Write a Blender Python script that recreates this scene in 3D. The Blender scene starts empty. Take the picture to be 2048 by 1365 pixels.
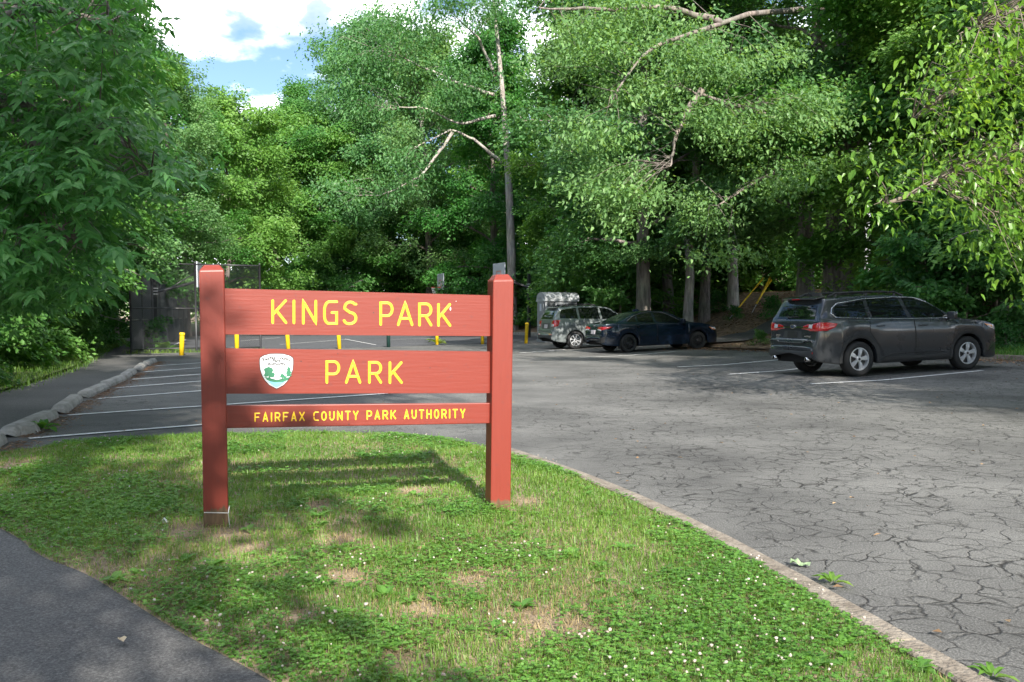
import bpy, bmesh, math, random
import numpy as np
from mathutils import Vector, Matrix
from mathutils.bvhtree import BVHTree
from mathutils.geometry import delaunay_2d_cdt

SC = bpy.context.scene
COL = SC.collection
R = math.radians

# ------------------------------------------------------------------ camera
FPX, CAMH, PITCH = 1850.0, 1.30, R(3.5)
PPY = 632.0 + FPX * math.tan(PITCH)
cam_d = bpy.data.cameras.new('camera')
cam = bpy.data.objects.new('camera', cam_d)
COL.objects.link(cam)
cam.location = (0, 0, CAMH)
cam.rotation_euler = (R(90) - PITCH, 0, 0)
cam_d.sensor_width = 36
cam_d.lens = FPX / 2048 * 36
cam_d.shift_y = (PPY - 682.5) / 2048
cam_d.clip_end = 3000
cam_d.clip_start = 0.05
SC.camera = cam

# ------------------------------------------------------------------ world, sun, exposure
SUN_EL = R(31)
SUN_H = Vector((0.287, -0.958, 0)).normalized()
TO_SUN = Vector((SUN_H.x * math.cos(SUN_EL), SUN_H.y * math.cos(SUN_EL), math.sin(SUN_EL)))
W = bpy.data.worlds.new('World')
SC.world = W
W.use_nodes = True
nt = W.node_tree
nt.nodes.clear()
n_out = nt.nodes.new('ShaderNodeOutputWorld')
n_bg = nt.nodes.new('ShaderNodeBackground')
n_bg.inputs['Strength'].default_value = 0.15
sky = nt.nodes.new('ShaderNodeTexSky')
sky.sky_type = 'NISHITA'
sky.sun_disc = False
sky.sun_elevation = SUN_EL
sky.sun_rotation = math.atan2(SUN_H.x, SUN_H.y)
sky.air_density = 1.0
sky.dust_density = 0.25
sky.ozone_density = 3.0
tc = nt.nodes.new('ShaderNodeTexCoord')
sep = nt.nodes.new('ShaderNodeSeparateXYZ')
nt.links.new(tc.outputs['Generated'], sep.inputs[0])
zz = nt.nodes.new('ShaderNodeMath'); zz.operation = 'MAXIMUM'; zz.inputs[1].default_value = 0.0
nt.links.new(sep.outputs['Z'], zz.inputs[0])
za = nt.nodes.new('ShaderNodeMath'); za.operation = 'ADD'; za.inputs[1].default_value = 0.35
nt.links.new(zz.outputs[0], za.inputs[0])
dv = nt.nodes.new('ShaderNodeVectorMath'); dv.operation = 'DIVIDE'
cmb = nt.nodes.new('ShaderNodeCombineXYZ')
for i in (0, 1, 2):
    nt.links.new(za.outputs[0], cmb.inputs[i])
nt.links.new(tc.outputs['Generated'], dv.inputs[0]); nt.links.new(cmb.outputs[0], dv.inputs[1])
mp = nt.nodes.new('ShaderNodeMapping'); mp.inputs['Location'].default_value = (1.7, -0.12, 0.0)
nt.links.new(dv.outputs[0], mp.inputs[0])
ns = nt.nodes.new('ShaderNodeTexNoise')
ns.inputs['Scale'].default_value = 3.0; ns.inputs['Detail'].default_value = 9; ns.inputs['Roughness'].default_value = 0.52
nt.links.new(mp.outputs[0], ns.inputs['Vector'])
cr = nt.nodes.new('ShaderNodeValToRGB')
cr.color_ramp.elements[0].position = 0.51; cr.color_ramp.elements[0].color = (0, 0, 0, 1)
cr.color_ramp.elements[1].position = 0.61; cr.color_ramp.elements[1].color = (1, 1, 1, 1)
nt.links.new(ns.outputs['Fac'], cr.inputs[0])
mx = nt.nodes.new('ShaderNodeMix'); mx.data_type = 'RGBA'
nt.links.new(cr.outputs[0], mx.inputs[0])
hsv = nt.nodes.new('ShaderNodeHueSaturation'); hsv.inputs['Saturation'].default_value = 1.0; hsv.inputs['Value'].default_value = 0.37
nt.links.new(sky.outputs[0], hsv.inputs['Color']); nt.links.new(hsv.outputs[0], mx.inputs[6])
ns2 = nt.nodes.new('ShaderNodeTexNoise'); ns2.inputs['Scale'].default_value = 6.0; ns2.inputs['Detail'].default_value = 8
nt.links.new(mp.outputs[0], ns2.inputs['Vector'])
cr2 = nt.nodes.new('ShaderNodeValToRGB')
cr2.color_ramp.elements[0].position = 0.42; cr2.color_ramp.elements[0].color = (1.9, 2.2, 2.7, 1)
cr2.color_ramp.elements[1].position = 0.62; cr2.color_ramp.elements[1].color = (10.5, 10.6, 10.8, 1)
nt.links.new(ns2.outputs['Fac'], cr2.inputs[0]); nt.links.new(cr2.outputs[0], mx.inputs[7])
nt.links.new(mx.outputs[2], n_bg.inputs['Color'])
nt.links.new(n_bg.outputs[0], n_out.inputs['Surface'])

sun_d = bpy.data.lights.new('sun', 'SUN')
sun_d.energy = 3.5
sun_d.angle = R(0.53)
sun_d.color = (1.0, 0.94, 0.84)
sun = bpy.data.objects.new('sun', sun_d)
sun.rotation_euler = TO_SUN.to_track_quat('Z', 'Y').to_euler()
sun.location = (6, -20, 25)
COL.objects.link(sun)

SC.view_settings.view_transform = 'Standard'
SC.view_settings.look = 'None'
SC.view_settings.gamma = 1
SC.view_settings.use_curve_mapping = False
SC.view_settings.exposure = 1.82
SC.render.engine = 'CYCLES'
SC.cycles.max_bounces = 8
SC.cycles.diffuse_bounces = 5
SC.cycles.glossy_bounces = 3
SC.cycles.transmission_bounces = 6
SC.cycles.transparent_max_bounces = 4
SC.cycles.sample_clamp_indirect = 6

# ------------------------------------------------------------------ geometry helpers
_cp, _sp = math.cos(PITCH), math.sin(PITCH)
CAM = Vector((0, 0, CAMH))

def ray(px, py):
    a, b = (px - 1024.0) / FPX, (PPY - py) / FPX
    return Vector((a, _cp + b * _sp, -_sp + b * _cp))

def G(px, py, z=0.0):
    d = ray(px, py); return CAM + d * ((z - CAMH) / d.z)

def P(px, py, y):
    d = ray(px, py); return CAM + d * (y / d.y)

def tag(o, label=None, cat=None, group=None, kind=None):
    if label: o['label'] = label
    if cat: o['category'] = cat
    if group: o['group'] = group
    if kind: o['kind'] = kind
    return o

def empty(name, loc=(0, 0, 0), rz=0.0, label=None, cat=None, group=None):
    o = bpy.data.objects.new(name, None); COL.objects.link(o)
    o.empty_display_size = 0.2
    o.location = loc; o.rotation_euler = (0, 0, rz)
    return tag(o, label, cat, group)

def add(name, me, parent=None, mat=None, loc=None):
    o = bpy.data.objects.new(name, me); COL.objects.link(o)
    if parent is not None: o.parent = parent
    if mat is not None and not me.materials: me.materials.append(mat)
    if loc is not None: o.location = loc
    return o

def copy_tree(o, parent=None):
    c = o.copy(); COL.objects.link(c)
    if parent is not None: c.parent = parent
    for ch in list(o.children): copy_tree(ch, c)
    return c

class MB:
    """collects vertices, triangles and quads; build() links them as one mesh object"""
    def __init__(s): s.v = []; s.t = []; s.q = []; s.n = 0
    def verts(s, a):
        a = np.asarray(a, dtype=np.float64).reshape(-1, 3); k = s.n
        s.v.append(a); s.n += len(a); return k
    def tris(s, a): s.t.append(np.asarray(a, dtype=np.int64).reshape(-1, 3))
    def quads(s, a): s.q.append(np.asarray(a, dtype=np.int64).reshape(-1, 4))
    def box(s, c, d, rot=None):
        x, y, z = [k / 2 for k in d]
        p = np.array([[-x,-y,-z],[x,-y,-z],[x,y,-z],[-x,y,-z],[-x,-y,z],[x,-y,z],[x,y,z],[-x,y,z]])
        if rot is not None: p = p @ np.array(rot.to_3x3()).T
        k = s.verts(p + np.array(c))
        s.quads(np.array([[0,3,2,1],[4,5,6,7],[0,1,5,4],[1,2,6,5],[2,3,7,6],[3,0,4,7]]) + k)
    def prism(s, front, off):
        """closed prism: polygon front (n,3), extruded by off"""
        f = np.asarray(front, float); n = len(f); o = np.asarray(off, float)
        k = s.verts(np.vstack([f, f + o]))
        c = s.verts(np.vstack([f.mean(0), f.mean(0) + o]))
        for i in range(n):
            j = (i + 1) % n
            s.quads([[k + j, k + i, k + n + i, k + n + j]])
            s.tris([[c, k + i, k + j], [c + 1, k + n + j, k + n + i]])
    def tube(s, pts, rad, sides=8, caps=True):
        p = np.asarray(pts, float); n = len(p)
        r = np.full(n, rad, float) if np.isscalar(rad) else np.asarray(rad, float)
        t = np.gradient(p, axis=0); t /= np.linalg.norm(t, axis=1)[:, None] + 1e-12
        ref = np.array([0, 0, 1.0]) if abs(t[0][2]) < .9 else np.array([1.0, 0, 0])
        rings = []
        a = np.linspace(0, 2 * math.pi, sides, endpoint=False)
        for i in range(n):
            u = np.cross(t[i], ref); u /= np.linalg.norm(u) + 1e-12
            w = np.cross(t[i], u); ref = -np.cross(t[i], u) * 0 + ref
            rings.append(p[i] + r[i] * (np.cos(a)[:, None] * u + np.sin(a)[:, None] * w))
        k = s.verts(np.vstack(rings))
        i = np.arange(n - 1)[:, None] * sides; j = np.arange(sides)[None, :]; j2 = (j + 1) % sides
        s.quads(np.stack([k + i + j, k + i + j2, k + i + sides + j2, k + i + sides + j], -1))
        if caps:
            for e, fl in ((0, 1), (n - 1, 0)):
                c = s.verts(p[e:e + 1]); b = k + e * sides; jj = np.arange(sides)
                f = np.stack([np.full(sides, c), b + jj, b + (jj + 1) % sides], -1)
                s.tris(f if fl else f[:, ::-1])
    def lathe(s, prof, sides=24, axis='z', c=(0, 0, 0)):
        pr = np.asarray(prof, float); n = len(pr)
        a = np.linspace(0, 2 * math.pi, sides, endpoint=False)
        vs = np.stack([pr[:, 0:1] * np.cos(a), pr[:, 0:1] * np.sin(a), np.repeat(pr[:, 1:2], sides, 1)], -1).reshape(-1, 3)
        if axis == 'y': vs = vs[:, [0, 2, 1]] * np.array([1, 1, 1])
        if axis == 'x': vs = vs[:, [2, 0, 1]]
        k = s.verts(vs + np.array(c))
        i = np.arange(n - 1)[:, None] * sides; j = np.arange(sides)[None, :]; j2 = (j + 1) % sides
        s.quads(np.stack([k + i + j, k + i + j2, k + i + sides + j2, k + i + sides + j], -1))
    def mesh(s, name, smooth=False):
        v = np.vstack(s.v) if s.v else np.zeros((0, 3))
        q = np.vstack(s.q) if s.q else np.zeros((0, 4), int)
        t = np.vstack(s.t) if s.t else np.zeros((0, 3), int)
        me = bpy.data.meshes.new(name)
        me.vertices.add(len(v)); me.vertices.foreach_set('co', v.astype(np.float32).ravel())
        nl = len(q) * 4 + len(t) * 3
        me.loops.add(nl)
        me.loops.foreach_set('vertex_index', np.concatenate([q.ravel(), t.ravel()]).astype(np.int32))
        me.polygons.add(len(q) + len(t))
        st = np.concatenate([np.arange(len(q)) * 4, len(q) * 4 + np.arange(len(t)) * 3]).astype(np.int32)
        me.polygons.foreach_set('loop_start', st)
        me.polygons.foreach_set('use_smooth', np.full(len(q) + len(t), smooth))
        me.update(calc_edges=True); me.validate()
        return me
    def build(s, name, mat, parent=None, smooth=False, bevel=0, loc=None):
        o = add(name, s.mesh(name, smooth), parent, mat, loc)
        if bevel:
            b = o.modifiers.new('bevel', 'BEVEL'); b.width = bevel; b.segments = 2; b.limit_method = 'ANGLE'
        return o

def inpoly(x, y, poly):
    x = np.asarray(x); y = np.asarray(y); r = np.zeros(x.shape, bool); n = len(poly)
    for i in range(n):
        x1, y1 = poly[i][0], poly[i][1]; x2, y2 = poly[(i + 1) % n][0], poly[(i + 1) % n][1]
        c = ((y1 > y) != (y2 > y)) & (x < (x2 - x1) * (y - y1) / ((y2 - y1) if y2 != y1 else 1e-9) + x1)
        r ^= c
    return r

def polydist(x, y, line):
    """distance to an open polyline"""
    d = np.full(np.shape(x), 1e9)
    for (a, b), (c, e) in zip(line[:-1], line[1:]):
        vx, vy = c - a, e - b; L = vx * vx + vy * vy + 1e-12
        t = np.clip(((x - a) * vx + (y - b) * vy) / L, 0, 1)
        d = np.minimum(d, np.hypot(x - a - t * vx, y - b - t * vy))
    return d

_rs = np.random.RandomState(5); _lat = _rs.rand(64, 64)
def vnoise(x, y, s=1.0, o=0):
    x = np.asarray(x) * s + 17.3 * o; y = np.asarray(y) * s + 9.1 * o
    xi = np.floor(x).astype(int); yi = np.floor(y).astype(int); fx = x - xi; fy = y - yi
    fx = fx * fx * (3 - 2 * fx); fy = fy * fy * (3 - 2 * fy)
    g = lambda a, b: _lat[a % 64, b % 64]
    return (g(xi, yi) * (1 - fx) + g(xi + 1, yi) * fx) * (1 - fy) + (g(xi, yi + 1) * (1 - fx) + g(xi + 1, yi + 1) * fx) * fy
def fbm(x, y, s=1.0, o=0):
    return .55 * vnoise(x, y, s, o) + .3 * vnoise(x, y, 2.1 * s, o + 1) + .15 * vnoise(x, y, 4.3 * s, o + 2)

def resample(line, step):
    out = []
    for a, b in zip(line[:-1], line[1:]):
        a = np.array(a[:2], float); b = np.array(b[:2], float); n = max(1, int(np.linalg.norm(b - a) / step))
        for i in range(n): out.append(tuple(a + (b - a) * i / n))
    out.append(tuple(line[-1][:2])); return out

def smoothline(line, it=2):
    p = [np.array(a[:2], float) for a in line]
    for _ in range(it):
        q = [p[0]]
        for a, b in zip(p[:-1], p[1:]): q += [a * .75 + b * .25, a * .25 + b * .75]
        q.append(p[-1]); p = q
    return [tuple(a) for a in p]

def sheet(name, poly, step, hf, mat, kind='structure', parent=None):
    """a surface with the outline poly (list of xy) and height hf(x, y)"""
    b = [(float(p[0]), float(p[1])) for p in poly]; n = len(b)
    xs = [p[0] for p in b]; ys = [p[1] for p in b]
    gx, gy = np.meshgrid(np.arange(min(xs), max(xs), step), np.arange(min(ys), max(ys), step))
    gx = gx.ravel(); gy = gy.ravel(); m = inpoly(gx, gy, b)
    ring = b + [b[0]]; m &= polydist(gx, gy, ring) > step * .3
    vs = [Vector(p) for p in b] + [Vector((float(x), float(y))) for x, y in zip(gx[m], gy[m])]
    r = delaunay_2d_cdt(vs, [], [list(range(n))], 1, 1e-5)
    co = np.array([[v.x, v.y] for v in r[0]])
    z = hf(co[:, 0], co[:, 1]) if callable(hf) else np.full(len(co), hf)
    mb = MB(); mb.verts(np.column_stack([co, z])); mb.tris(np.array([f for f in r[2] if len(f) == 3]))
    o = mb.build(name, mat, parent, smooth=True)
    me = o.data
    bm = bmesh.new(); bm.from_mesh(me); bmesh.ops.recalc_face_normals(bm, faces=bm.faces)
    if bm.faces and sum(f.normal.z for f in bm.faces) < 0: bmesh.ops.reverse_faces(bm, faces=bm.faces)
    bm.to_mesh(me); bm.free()
    if kind: o['kind'] = kind
    return o

def ribbon(name, line, w, hf, mat, parent=None, dz=0.0, step=.5):
    """a flat strip of width w along an xy line"""
    p = np.array(resample(line, step)); t = np.gradient(p, axis=0); t /= np.linalg.norm(t, axis=1)[:, None]
    s = np.column_stack([-t[:, 1], t[:, 0]]) * w / 2
    a, b = p + s, p - s; mb = MB()
    k = mb.verts(np.vstack([np.column_stack([a, hf(a[:, 0], a[:, 1]) + dz]), np.column_stack([b, hf(b[:, 0], b[:, 1]) + dz])]))
    i = np.arange(len(p) - 1); n = len(p)
    mb.quads(np.stack([k + i, k + n + i, k + n + i + 1, k + i + 1], -1))
    return mb.build(name, mat, parent)

# ------------------------------------------------------------------ materials
def mat(name):
    m = bpy.data.materials.new(name); m.use_nodes = True
    t = m.node_tree; return m, t, t.nodes['Principled BSDF']

def simple(name, col, rough=.5, metal=0., spec=.5, coat=0., bump=0., bscale=60., var=0., vscale=6., vcol=None, detail=6):
    m, t, b = mat(name)
    b.inputs['Base Color'].default_value = (*col, 1); b.inputs['Roughness'].default_value = rough
    b.inputs['Metallic'].default_value = metal; b.inputs['Specular IOR Level'].default_value = spec
    b.inputs['Coat Weight'].default_value = coat; b.inputs['Coat Roughness'].default_value = .04
    tcn = t.nodes.new('ShaderNodeTexCoord')
    if var or vcol:
        n = t.nodes.new('ShaderNodeTexNoise'); n.inputs['Scale'].default_value = vscale; n.inputs['Detail'].default_value = detail
        n.inputs['Roughness'].default_value = .65
        t.links.new(tcn.outputs['Object'], n.inputs['Vector'])
        r = t.nodes.new('ShaderNodeValToRGB'); r.color_ramp.elements[0].position = .33; r.color_ramp.elements[1].position = .67
        c2 = vcol or tuple(min(1, c * (1 + var)) for c in col); c1 = col if vcol else tuple(c * (1 - var) for c in col)
        r.color_ramp.elements[0].color = (*c1, 1); r.color_ramp.elements[1].color = (*c2, 1)
        t.links.new(n.outputs['Fac'], r.inputs[0]); t.links.new(r.outputs[0], b.inputs['Base Color'])
    if bump:
        n2 = t.nodes.new('ShaderNodeTexNoise'); n2.inputs['Scale'].default_value = bscale; n2.inputs['Detail'].default_value = 4
        t.links.new(tcn.outputs['Object'], n2.inputs['Vector'])
        bp = t.nodes.new('ShaderNodeBump'); bp.inputs['Strength'].default_value = bump; bp.inputs['Distance'].default_value = .02
        t.links.new(n2.outputs['Fac'], bp.inputs['Height']); t.links.new(bp.outputs[0], b.inputs['Normal'])
    return m

def N(t, kind, **kw):
    n = t.nodes.new(kind)
    for k, v in kw.items():
        if k.startswith('_'): n.inputs[int(k[1:])].default_value = v
        else:
            try: setattr(n, k, v)
            except Exception: pass
    return n

def leaf_mat(name, dark, mid, light, transl=.42, rough=.5, tcol=None):
    m, t, b = mat(name)
    g = t.nodes.new('ShaderNodeNewGeometry'); oi = t.nodes.new('ShaderNodeObjectInfo'); tcn = t.nodes.new('ShaderNodeTexCoord')
    r = t.nodes.new('ShaderNodeValToRGB'); e = r.color_ramp.elements
    e[0].position = 0; e[0].color = (*dark, 1); e[1].position = 1; e[1].color = (*light, 1)
    x = e.new(.55); x.color = (*mid, 1)
    ns_ = t.nodes.new('ShaderNodeTexNoise'); ns_.inputs['Scale'].default_value = .55; ns_.inputs['Detail'].default_value = 3
    t.links.new(tcn.outputs['Object'], ns_.inputs['Vector'])
    a1 = t.nodes.new('ShaderNodeMath'); a1.operation = 'MULTIPLY_ADD'; a1.inputs[1].default_value = .55
    t.links.new(g.outputs['Random Per Island'], a1.inputs[0])
    a2 = t.nodes.new('ShaderNodeMath'); a2.operation = 'MULTIPLY_ADD'; a2.inputs[1].default_value = 1.3; a2.inputs[2].default_value = -.42
    t.links.new(ns_.outputs['Fac'], a2.inputs[0]); t.links.new(a2.outputs[0], a1.inputs[2])
    t.links.new(a1.outputs[0], r.inputs[0])
    hs = t.nodes.new('ShaderNodeHueSaturation')
    h = t.nodes.new('ShaderNodeMapRange'); h.inputs[3].default_value = .493; h.inputs[4].default_value = .528
    t.links.new(oi.outputs['Random'], h.inputs[0]); t.links.new(h.outputs[0], hs.inputs['Hue'])
    v = t.nodes.new('ShaderNodeMapRange'); v.inputs[3].default_value = 1.15; v.inputs[4].default_value = .85
    t.links.new(oi.outputs['Random'], v.inputs[0]); t.links.new(v.outputs[0], hs.inputs['Value'])
    t.links.new(r.outputs[0], hs.inputs['Color']); t.links.new(hs.outputs[0], b.inputs['Base Color'])
    b.inputs['Roughness'].default_value = rough; b.inputs['Specular IOR Level'].default_value = .45
    tr = t.nodes.new('ShaderNodeBsdfTranslucent')
    gm = t.nodes.new('ShaderNodeMix'); gm.data_type = 'RGBA'; gm.blend_type = 'MULTIPLY'; gm.inputs[0].default_value = 1
    t.links.new(hs.outputs[0], gm.inputs[6]); gm.inputs[7].default_value = (*(tcol or (1.9, 1.7, .7)), 1)
    t.links.new(gm.outputs[2], tr.inputs['Color'])
    ms = t.nodes.new('ShaderNodeMixShader'); ms.inputs[0].default_value = transl
    o = t.nodes['Material Output']
    t.links.new(b.outputs[0], ms.inputs[1]); t.links.new(tr.outputs[0], ms.inputs[2]); t.links.new(ms.outputs[0], o.inputs['Surface'])
    return m

def bark_mat(name, c1, c2, sc=9):
    m, t, b = mat(name)
    tcn = t.nodes.new('ShaderNodeTexCoord'); mpn = t.nodes.new('ShaderNodeMapping'); mpn.inputs['Scale'].default_value = (1, 1, .16)
    t.links.new(tcn.outputs['Object'], mpn.inputs[0])
    n = N(t, 'ShaderNodeTexNoise'); n.inputs['Scale'].default_value = sc; n.inputs['Detail'].default_value = 8; n.inputs['Roughness'].default_value = .7
    t.links.new(mpn.outputs[0], n.inputs['Vector'])
    r = t.nodes.new('ShaderNodeValToRGB'); r.color_ramp.elements[0].position = .36; r.color_ramp.elements[1].position = .64
    r.color_ramp.elements[0].color = (*c1, 1); r.color_ramp.elements[1].color = (*c2, 1)
    t.links.new(n.outputs['Fac'], r.inputs[0])
    n3 = N(t, 'ShaderNodeTexNoise'); n3.inputs['Scale'].default_value = 1.3; n3.inputs['Detail'].default_value = 5
    t.links.new(tcn.outputs['Object'], n3.inputs['Vector'])
    mxn = N(t, 'ShaderNodeMix', data_type='RGBA', blend_type='MULTIPLY'); mxn.inputs[0].default_value = .6
    t.links.new(r.outputs[0], mxn.inputs[6]); t.links.new(n3.outputs['Color'], mxn.inputs[7])
    hs = N(t, 'ShaderNodeHueSaturation'); hs.inputs['Saturation'].default_value = .55; hs.inputs['Value'].default_value = 1.5
    t.links.new(mxn.outputs[2], hs.inputs['Color']); t.links.new(hs.outputs[0], b.inputs['Base Color'])
    bp = N(t, 'ShaderNodeBump'); bp.inputs['Strength'].default_value = .8; bp.inputs['Distance'].default_value = .04
    t.links.new(n.outputs['Fac'], bp.inputs['Height']); t.links.new(bp.outputs[0], b.inputs['Normal'])
    b.inputs['Roughness'].default_value = .9
    return m

def asphalt_mat(name, base, crack=1.0, scale=2.2, patch=.25, crackx=None):
    """aggregate speckle, worn patches and (crack > 0) a network of open cracks with a mask of its own"""
    m, t, b = mat(name); L = t.links.new
    tcn = N(t, 'ShaderNodeTexCoord')
    sp = N(t, 'ShaderNodeTexNoise'); sp.inputs['Scale'].default_value = 95; sp.inputs['Detail'].default_value = 3; sp.inputs['Roughness'].default_value = .8
    L(tcn.outputs['Object'], sp.inputs['Vector'])
    r = N(t, 'ShaderNodeValToRGB'); e = r.color_ramp.elements
    e[0].position = .33; e[0].color = (*[c * .42 for c in base], 1); e[1].position = .72; e[1].color = (*[min(1, c * 2.3) for c in base], 1)
    x = e.new(.5); x.color = (*base, 1)
    L(sp.outputs['Fac'], r.inputs[0])
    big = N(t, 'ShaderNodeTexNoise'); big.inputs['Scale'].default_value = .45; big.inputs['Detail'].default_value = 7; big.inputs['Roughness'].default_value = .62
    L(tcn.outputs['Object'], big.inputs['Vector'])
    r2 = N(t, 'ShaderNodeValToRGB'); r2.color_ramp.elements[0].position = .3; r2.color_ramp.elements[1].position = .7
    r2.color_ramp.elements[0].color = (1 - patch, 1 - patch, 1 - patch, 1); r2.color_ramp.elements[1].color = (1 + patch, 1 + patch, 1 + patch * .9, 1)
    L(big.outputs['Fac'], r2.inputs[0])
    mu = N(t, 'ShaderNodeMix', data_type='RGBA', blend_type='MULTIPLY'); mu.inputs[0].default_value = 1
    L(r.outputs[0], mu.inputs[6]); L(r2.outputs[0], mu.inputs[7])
    last = mu.outputs[2]; h = sp.outputs['Fac']
    if crack > 0:
        wn = N(t, 'ShaderNodeTexNoise'); wn.inputs['Scale'].default_value = 3.2; wn.inputs['Detail'].default_value = 6
        L(tcn.outputs['Object'], wn.inputs['Vector'])
        ma = N(t, 'ShaderNodeVectorMath', operation='MULTIPLY_ADD'); ma.inputs[1].default_value = (.34, .34, 0)
        L(wn.outputs['Color'], ma.inputs[0]); L(tcn.outputs['Object'], ma.inputs[2])
        masks = []
        for sc, wd, lo, hi in ((scale, .052, .30, .48), (scale * .42, .018, .45, .65), (scale * .3, .006, .3, .5)):
            vo = N(t, 'ShaderNodeTexVoronoi', feature='DISTANCE_TO_EDGE'); vo.inputs['Scale'].default_value = sc
            L(ma.outputs[0], vo.inputs['Vector'])
            mr = N(t, 'ShaderNodeMapRange'); mr.inputs[1].default_value = 0; mr.inputs[2].default_value = wd; mr.inputs[3].default_value = 1; mr.inputs[4].default_value = 0
            L(vo.outputs['Distance'], mr.inputs[0])
            nm = N(t, 'ShaderNodeTexNoise'); nm.inputs['Scale'].default_value = .5 if sc > 1 else 1.2; nm.inputs['Detail'].default_value = 4
            mpn = N(t, 'ShaderNodeMapping'); mpn.inputs['Location'].default_value = (sc * 3.7, sc, 0)
            L(tcn.outputs['Object'], mpn.inputs[0]); L(mpn.outputs[0], nm.inputs['Vector'])
            mm = N(t, 'ShaderNodeMapRange'); mm.inputs[1].default_value = lo; mm.inputs[2].default_value = hi
            src = nm.outputs['Fac']
            if crackx is not None and sc > 1:
                sx = N(t, 'ShaderNodeSeparateXYZ'); L(tcn.outputs['Object'], sx.inputs[0])
                w1 = N(t, 'ShaderNodeMath', operation='MULTIPLY_ADD'); w1.inputs[1].default_value = .055; w1.inputs[2].default_value = -.055 * crackx
                L(sx.outputs['X'], w1.inputs[0])
                w3 = N(t, 'ShaderNodeMath', operation='MULTIPLY_ADD'); w3.inputs[1].default_value = -.014; w3.inputs[2].default_value = .09
                L(sx.outputs['Y'], w3.inputs[0])
                w4 = N(t, 'ShaderNodeMath', operation='ADD'); L(w1.outputs[0], w4.inputs[0]); L(w3.outputs[0], w4.inputs[1])
                cl = N(t, 'ShaderNodeClamp'); cl.inputs[1].default_value = -.2; cl.inputs[2].default_value = .12; L(w4.outputs[0], cl.inputs[0])
                w2 = N(t, 'ShaderNodeMath', operation='ADD'); L(src, w2.inputs[0]); L(cl.outputs[0], w2.inputs[1]); src = w2.outputs[0]
            L(src, mm.inputs[0])
            pr = N(t, 'ShaderNodeMath', operation='MULTIPLY'); L(mr.outputs[0], pr.inputs[0]); L(mm.outputs[0], pr.inputs[1])
            masks.append(pr.outputs[0])
        cur = masks[0]
        for k in masks[1:]:
            q = N(t, 'ShaderNodeMath', operation='MAXIMUM'); L(cur, q.inputs[0]); L(k, q.inputs[1]); cur = q.outputs[0]
        bn = N(t, 'ShaderNodeTexNoise'); bn.inputs['Scale'].default_value = 2.6; bn.inputs['Detail'].default_value = 5; bn.inputs['Roughness'].default_value = .7
        L(tcn.outputs['Object'], bn.inputs['Vector'])
        bm_ = N(t, 'ShaderNodeMapRange'); bm_.inputs[1].default_value = .40; bm_.inputs[2].default_value = .60; bm_.inputs[3].default_value = .08; bm_.inputs[4].default_value = 1.25; L(bn.outputs['Fac'], bm_.inputs[0])
        br = N(t, 'ShaderNodeMath', operation='MULTIPLY'); L(cur, br.inputs[0]); L(bm_.outputs[0], br.inputs[1]); cur = br.outputs[0]
        cf = N(t, 'ShaderNodeMath', operation='MULTIPLY'); cf.inputs[1].default_value = crack; cf.use_clamp = True; L(cur, cf.inputs[0])
        mc = N(t, 'ShaderNodeMix', data_type='RGBA'); L(cf.outputs[0], mc.inputs[0]); L(last, mc.inputs[6]); mc.inputs[7].default_value = (.020, .019, .018, 1)
        last = mc.outputs[2]
        hh = N(t, 'ShaderNodeMath', operation='MULTIPLY_ADD'); hh.inputs[1].default_value = -3.0; L(cf.outputs[0], hh.inputs[0]); L(sp.outputs['Fac'], hh.inputs[2]); h = hh.outputs[0]
    L(last, b.inputs['Base Color'])
    bp = N(t, 'ShaderNodeBump'); bp.inputs['Strength'].default_value = .55; bp.inputs['Distance'].default_value = .006
    L(h, bp.inputs['Height']); L(bp.outputs[0], b.inputs['Normal'])
    b.inputs['Roughness'].default_value = .82; b.inputs['Specular IOR Level'].default_value = .35
    return m

M = {}
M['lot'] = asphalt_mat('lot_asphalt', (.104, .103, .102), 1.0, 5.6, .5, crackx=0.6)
M['path'] = asphalt_mat('path_asphalt', (.078, .077, .077), 0.0, 2, .22)
M['court'] = asphalt_mat('court_asphalt', (.07, .072, .08), 0.0, 2, .15)
M['line'] = simple('road_paint', (.34, .34, .34), .7, vcol=(.74, .74, .73), vscale=7, bump=.2, bscale=90)
M['line'].node_tree.nodes['Color Ramp'].color_ramp.elements[0].position = .2
M['line'].node_tree.nodes['Color Ramp'].color_ramp.elements[1].position = .5
M['concrete'] = simple('concrete', (.20, .19, .17), .9, vcol=(.36, .35, .33), vscale=5, bump=.5, bscale=55)
M['kerb'] = simple('kerb_concrete', (.12, .098, .076), .9, vcol=(.27, .235, .195), vscale=9, bump=.8, bscale=45)
M['soil'] = simple('soil', (.11, .08, .05), .95, vcol=(.34, .26, .18), vscale=7, bump=.8, bscale=60, detail=9)
M['litter'] = simple('litter_soil', (.07, .046, .03), .95, vcol=(.34, .225, .145), vscale=5.5, bump=1., bscale=28, detail=10)
M['turf'] = simple('turf_soil', (.035, .055, .015), .95, vcol=(.10, .12, .04), vscale=3, bump=.8, bscale=40, detail=9)
M['black_metal'] = simple('black_metal', (.026, .027, .030), .38)
M['yellow'] = simple('yellow_paint', (.72, .47, .01), .5, var=.18, vscale=9)
M['dkgreen'] = simple('dark_green_paint', (.008, .035, .03), .5)
M['white'] = simple('white_paint', (.78, .78, .78), .5)
M['grey_board'] = simple('grey_board', (.42, .45, .50), .45)
M['orange'] = simple('orange_rim', (.75, .06, .02), .4)
M['galv'] = simple('galvanised', (.42, .43, .44), .4, metal=.6)
M['bark'] = bark_mat('bark', (.065, .047, .034), (.23, .175, .13))
M['bark_pale'] = bark_mat('bark_pale', (.15, .125, .10), (.42, .36, .29), 7)
M['twig'] = simple('twig', (.16, .13, .10), .85, var=.3, vscale=3)
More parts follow.
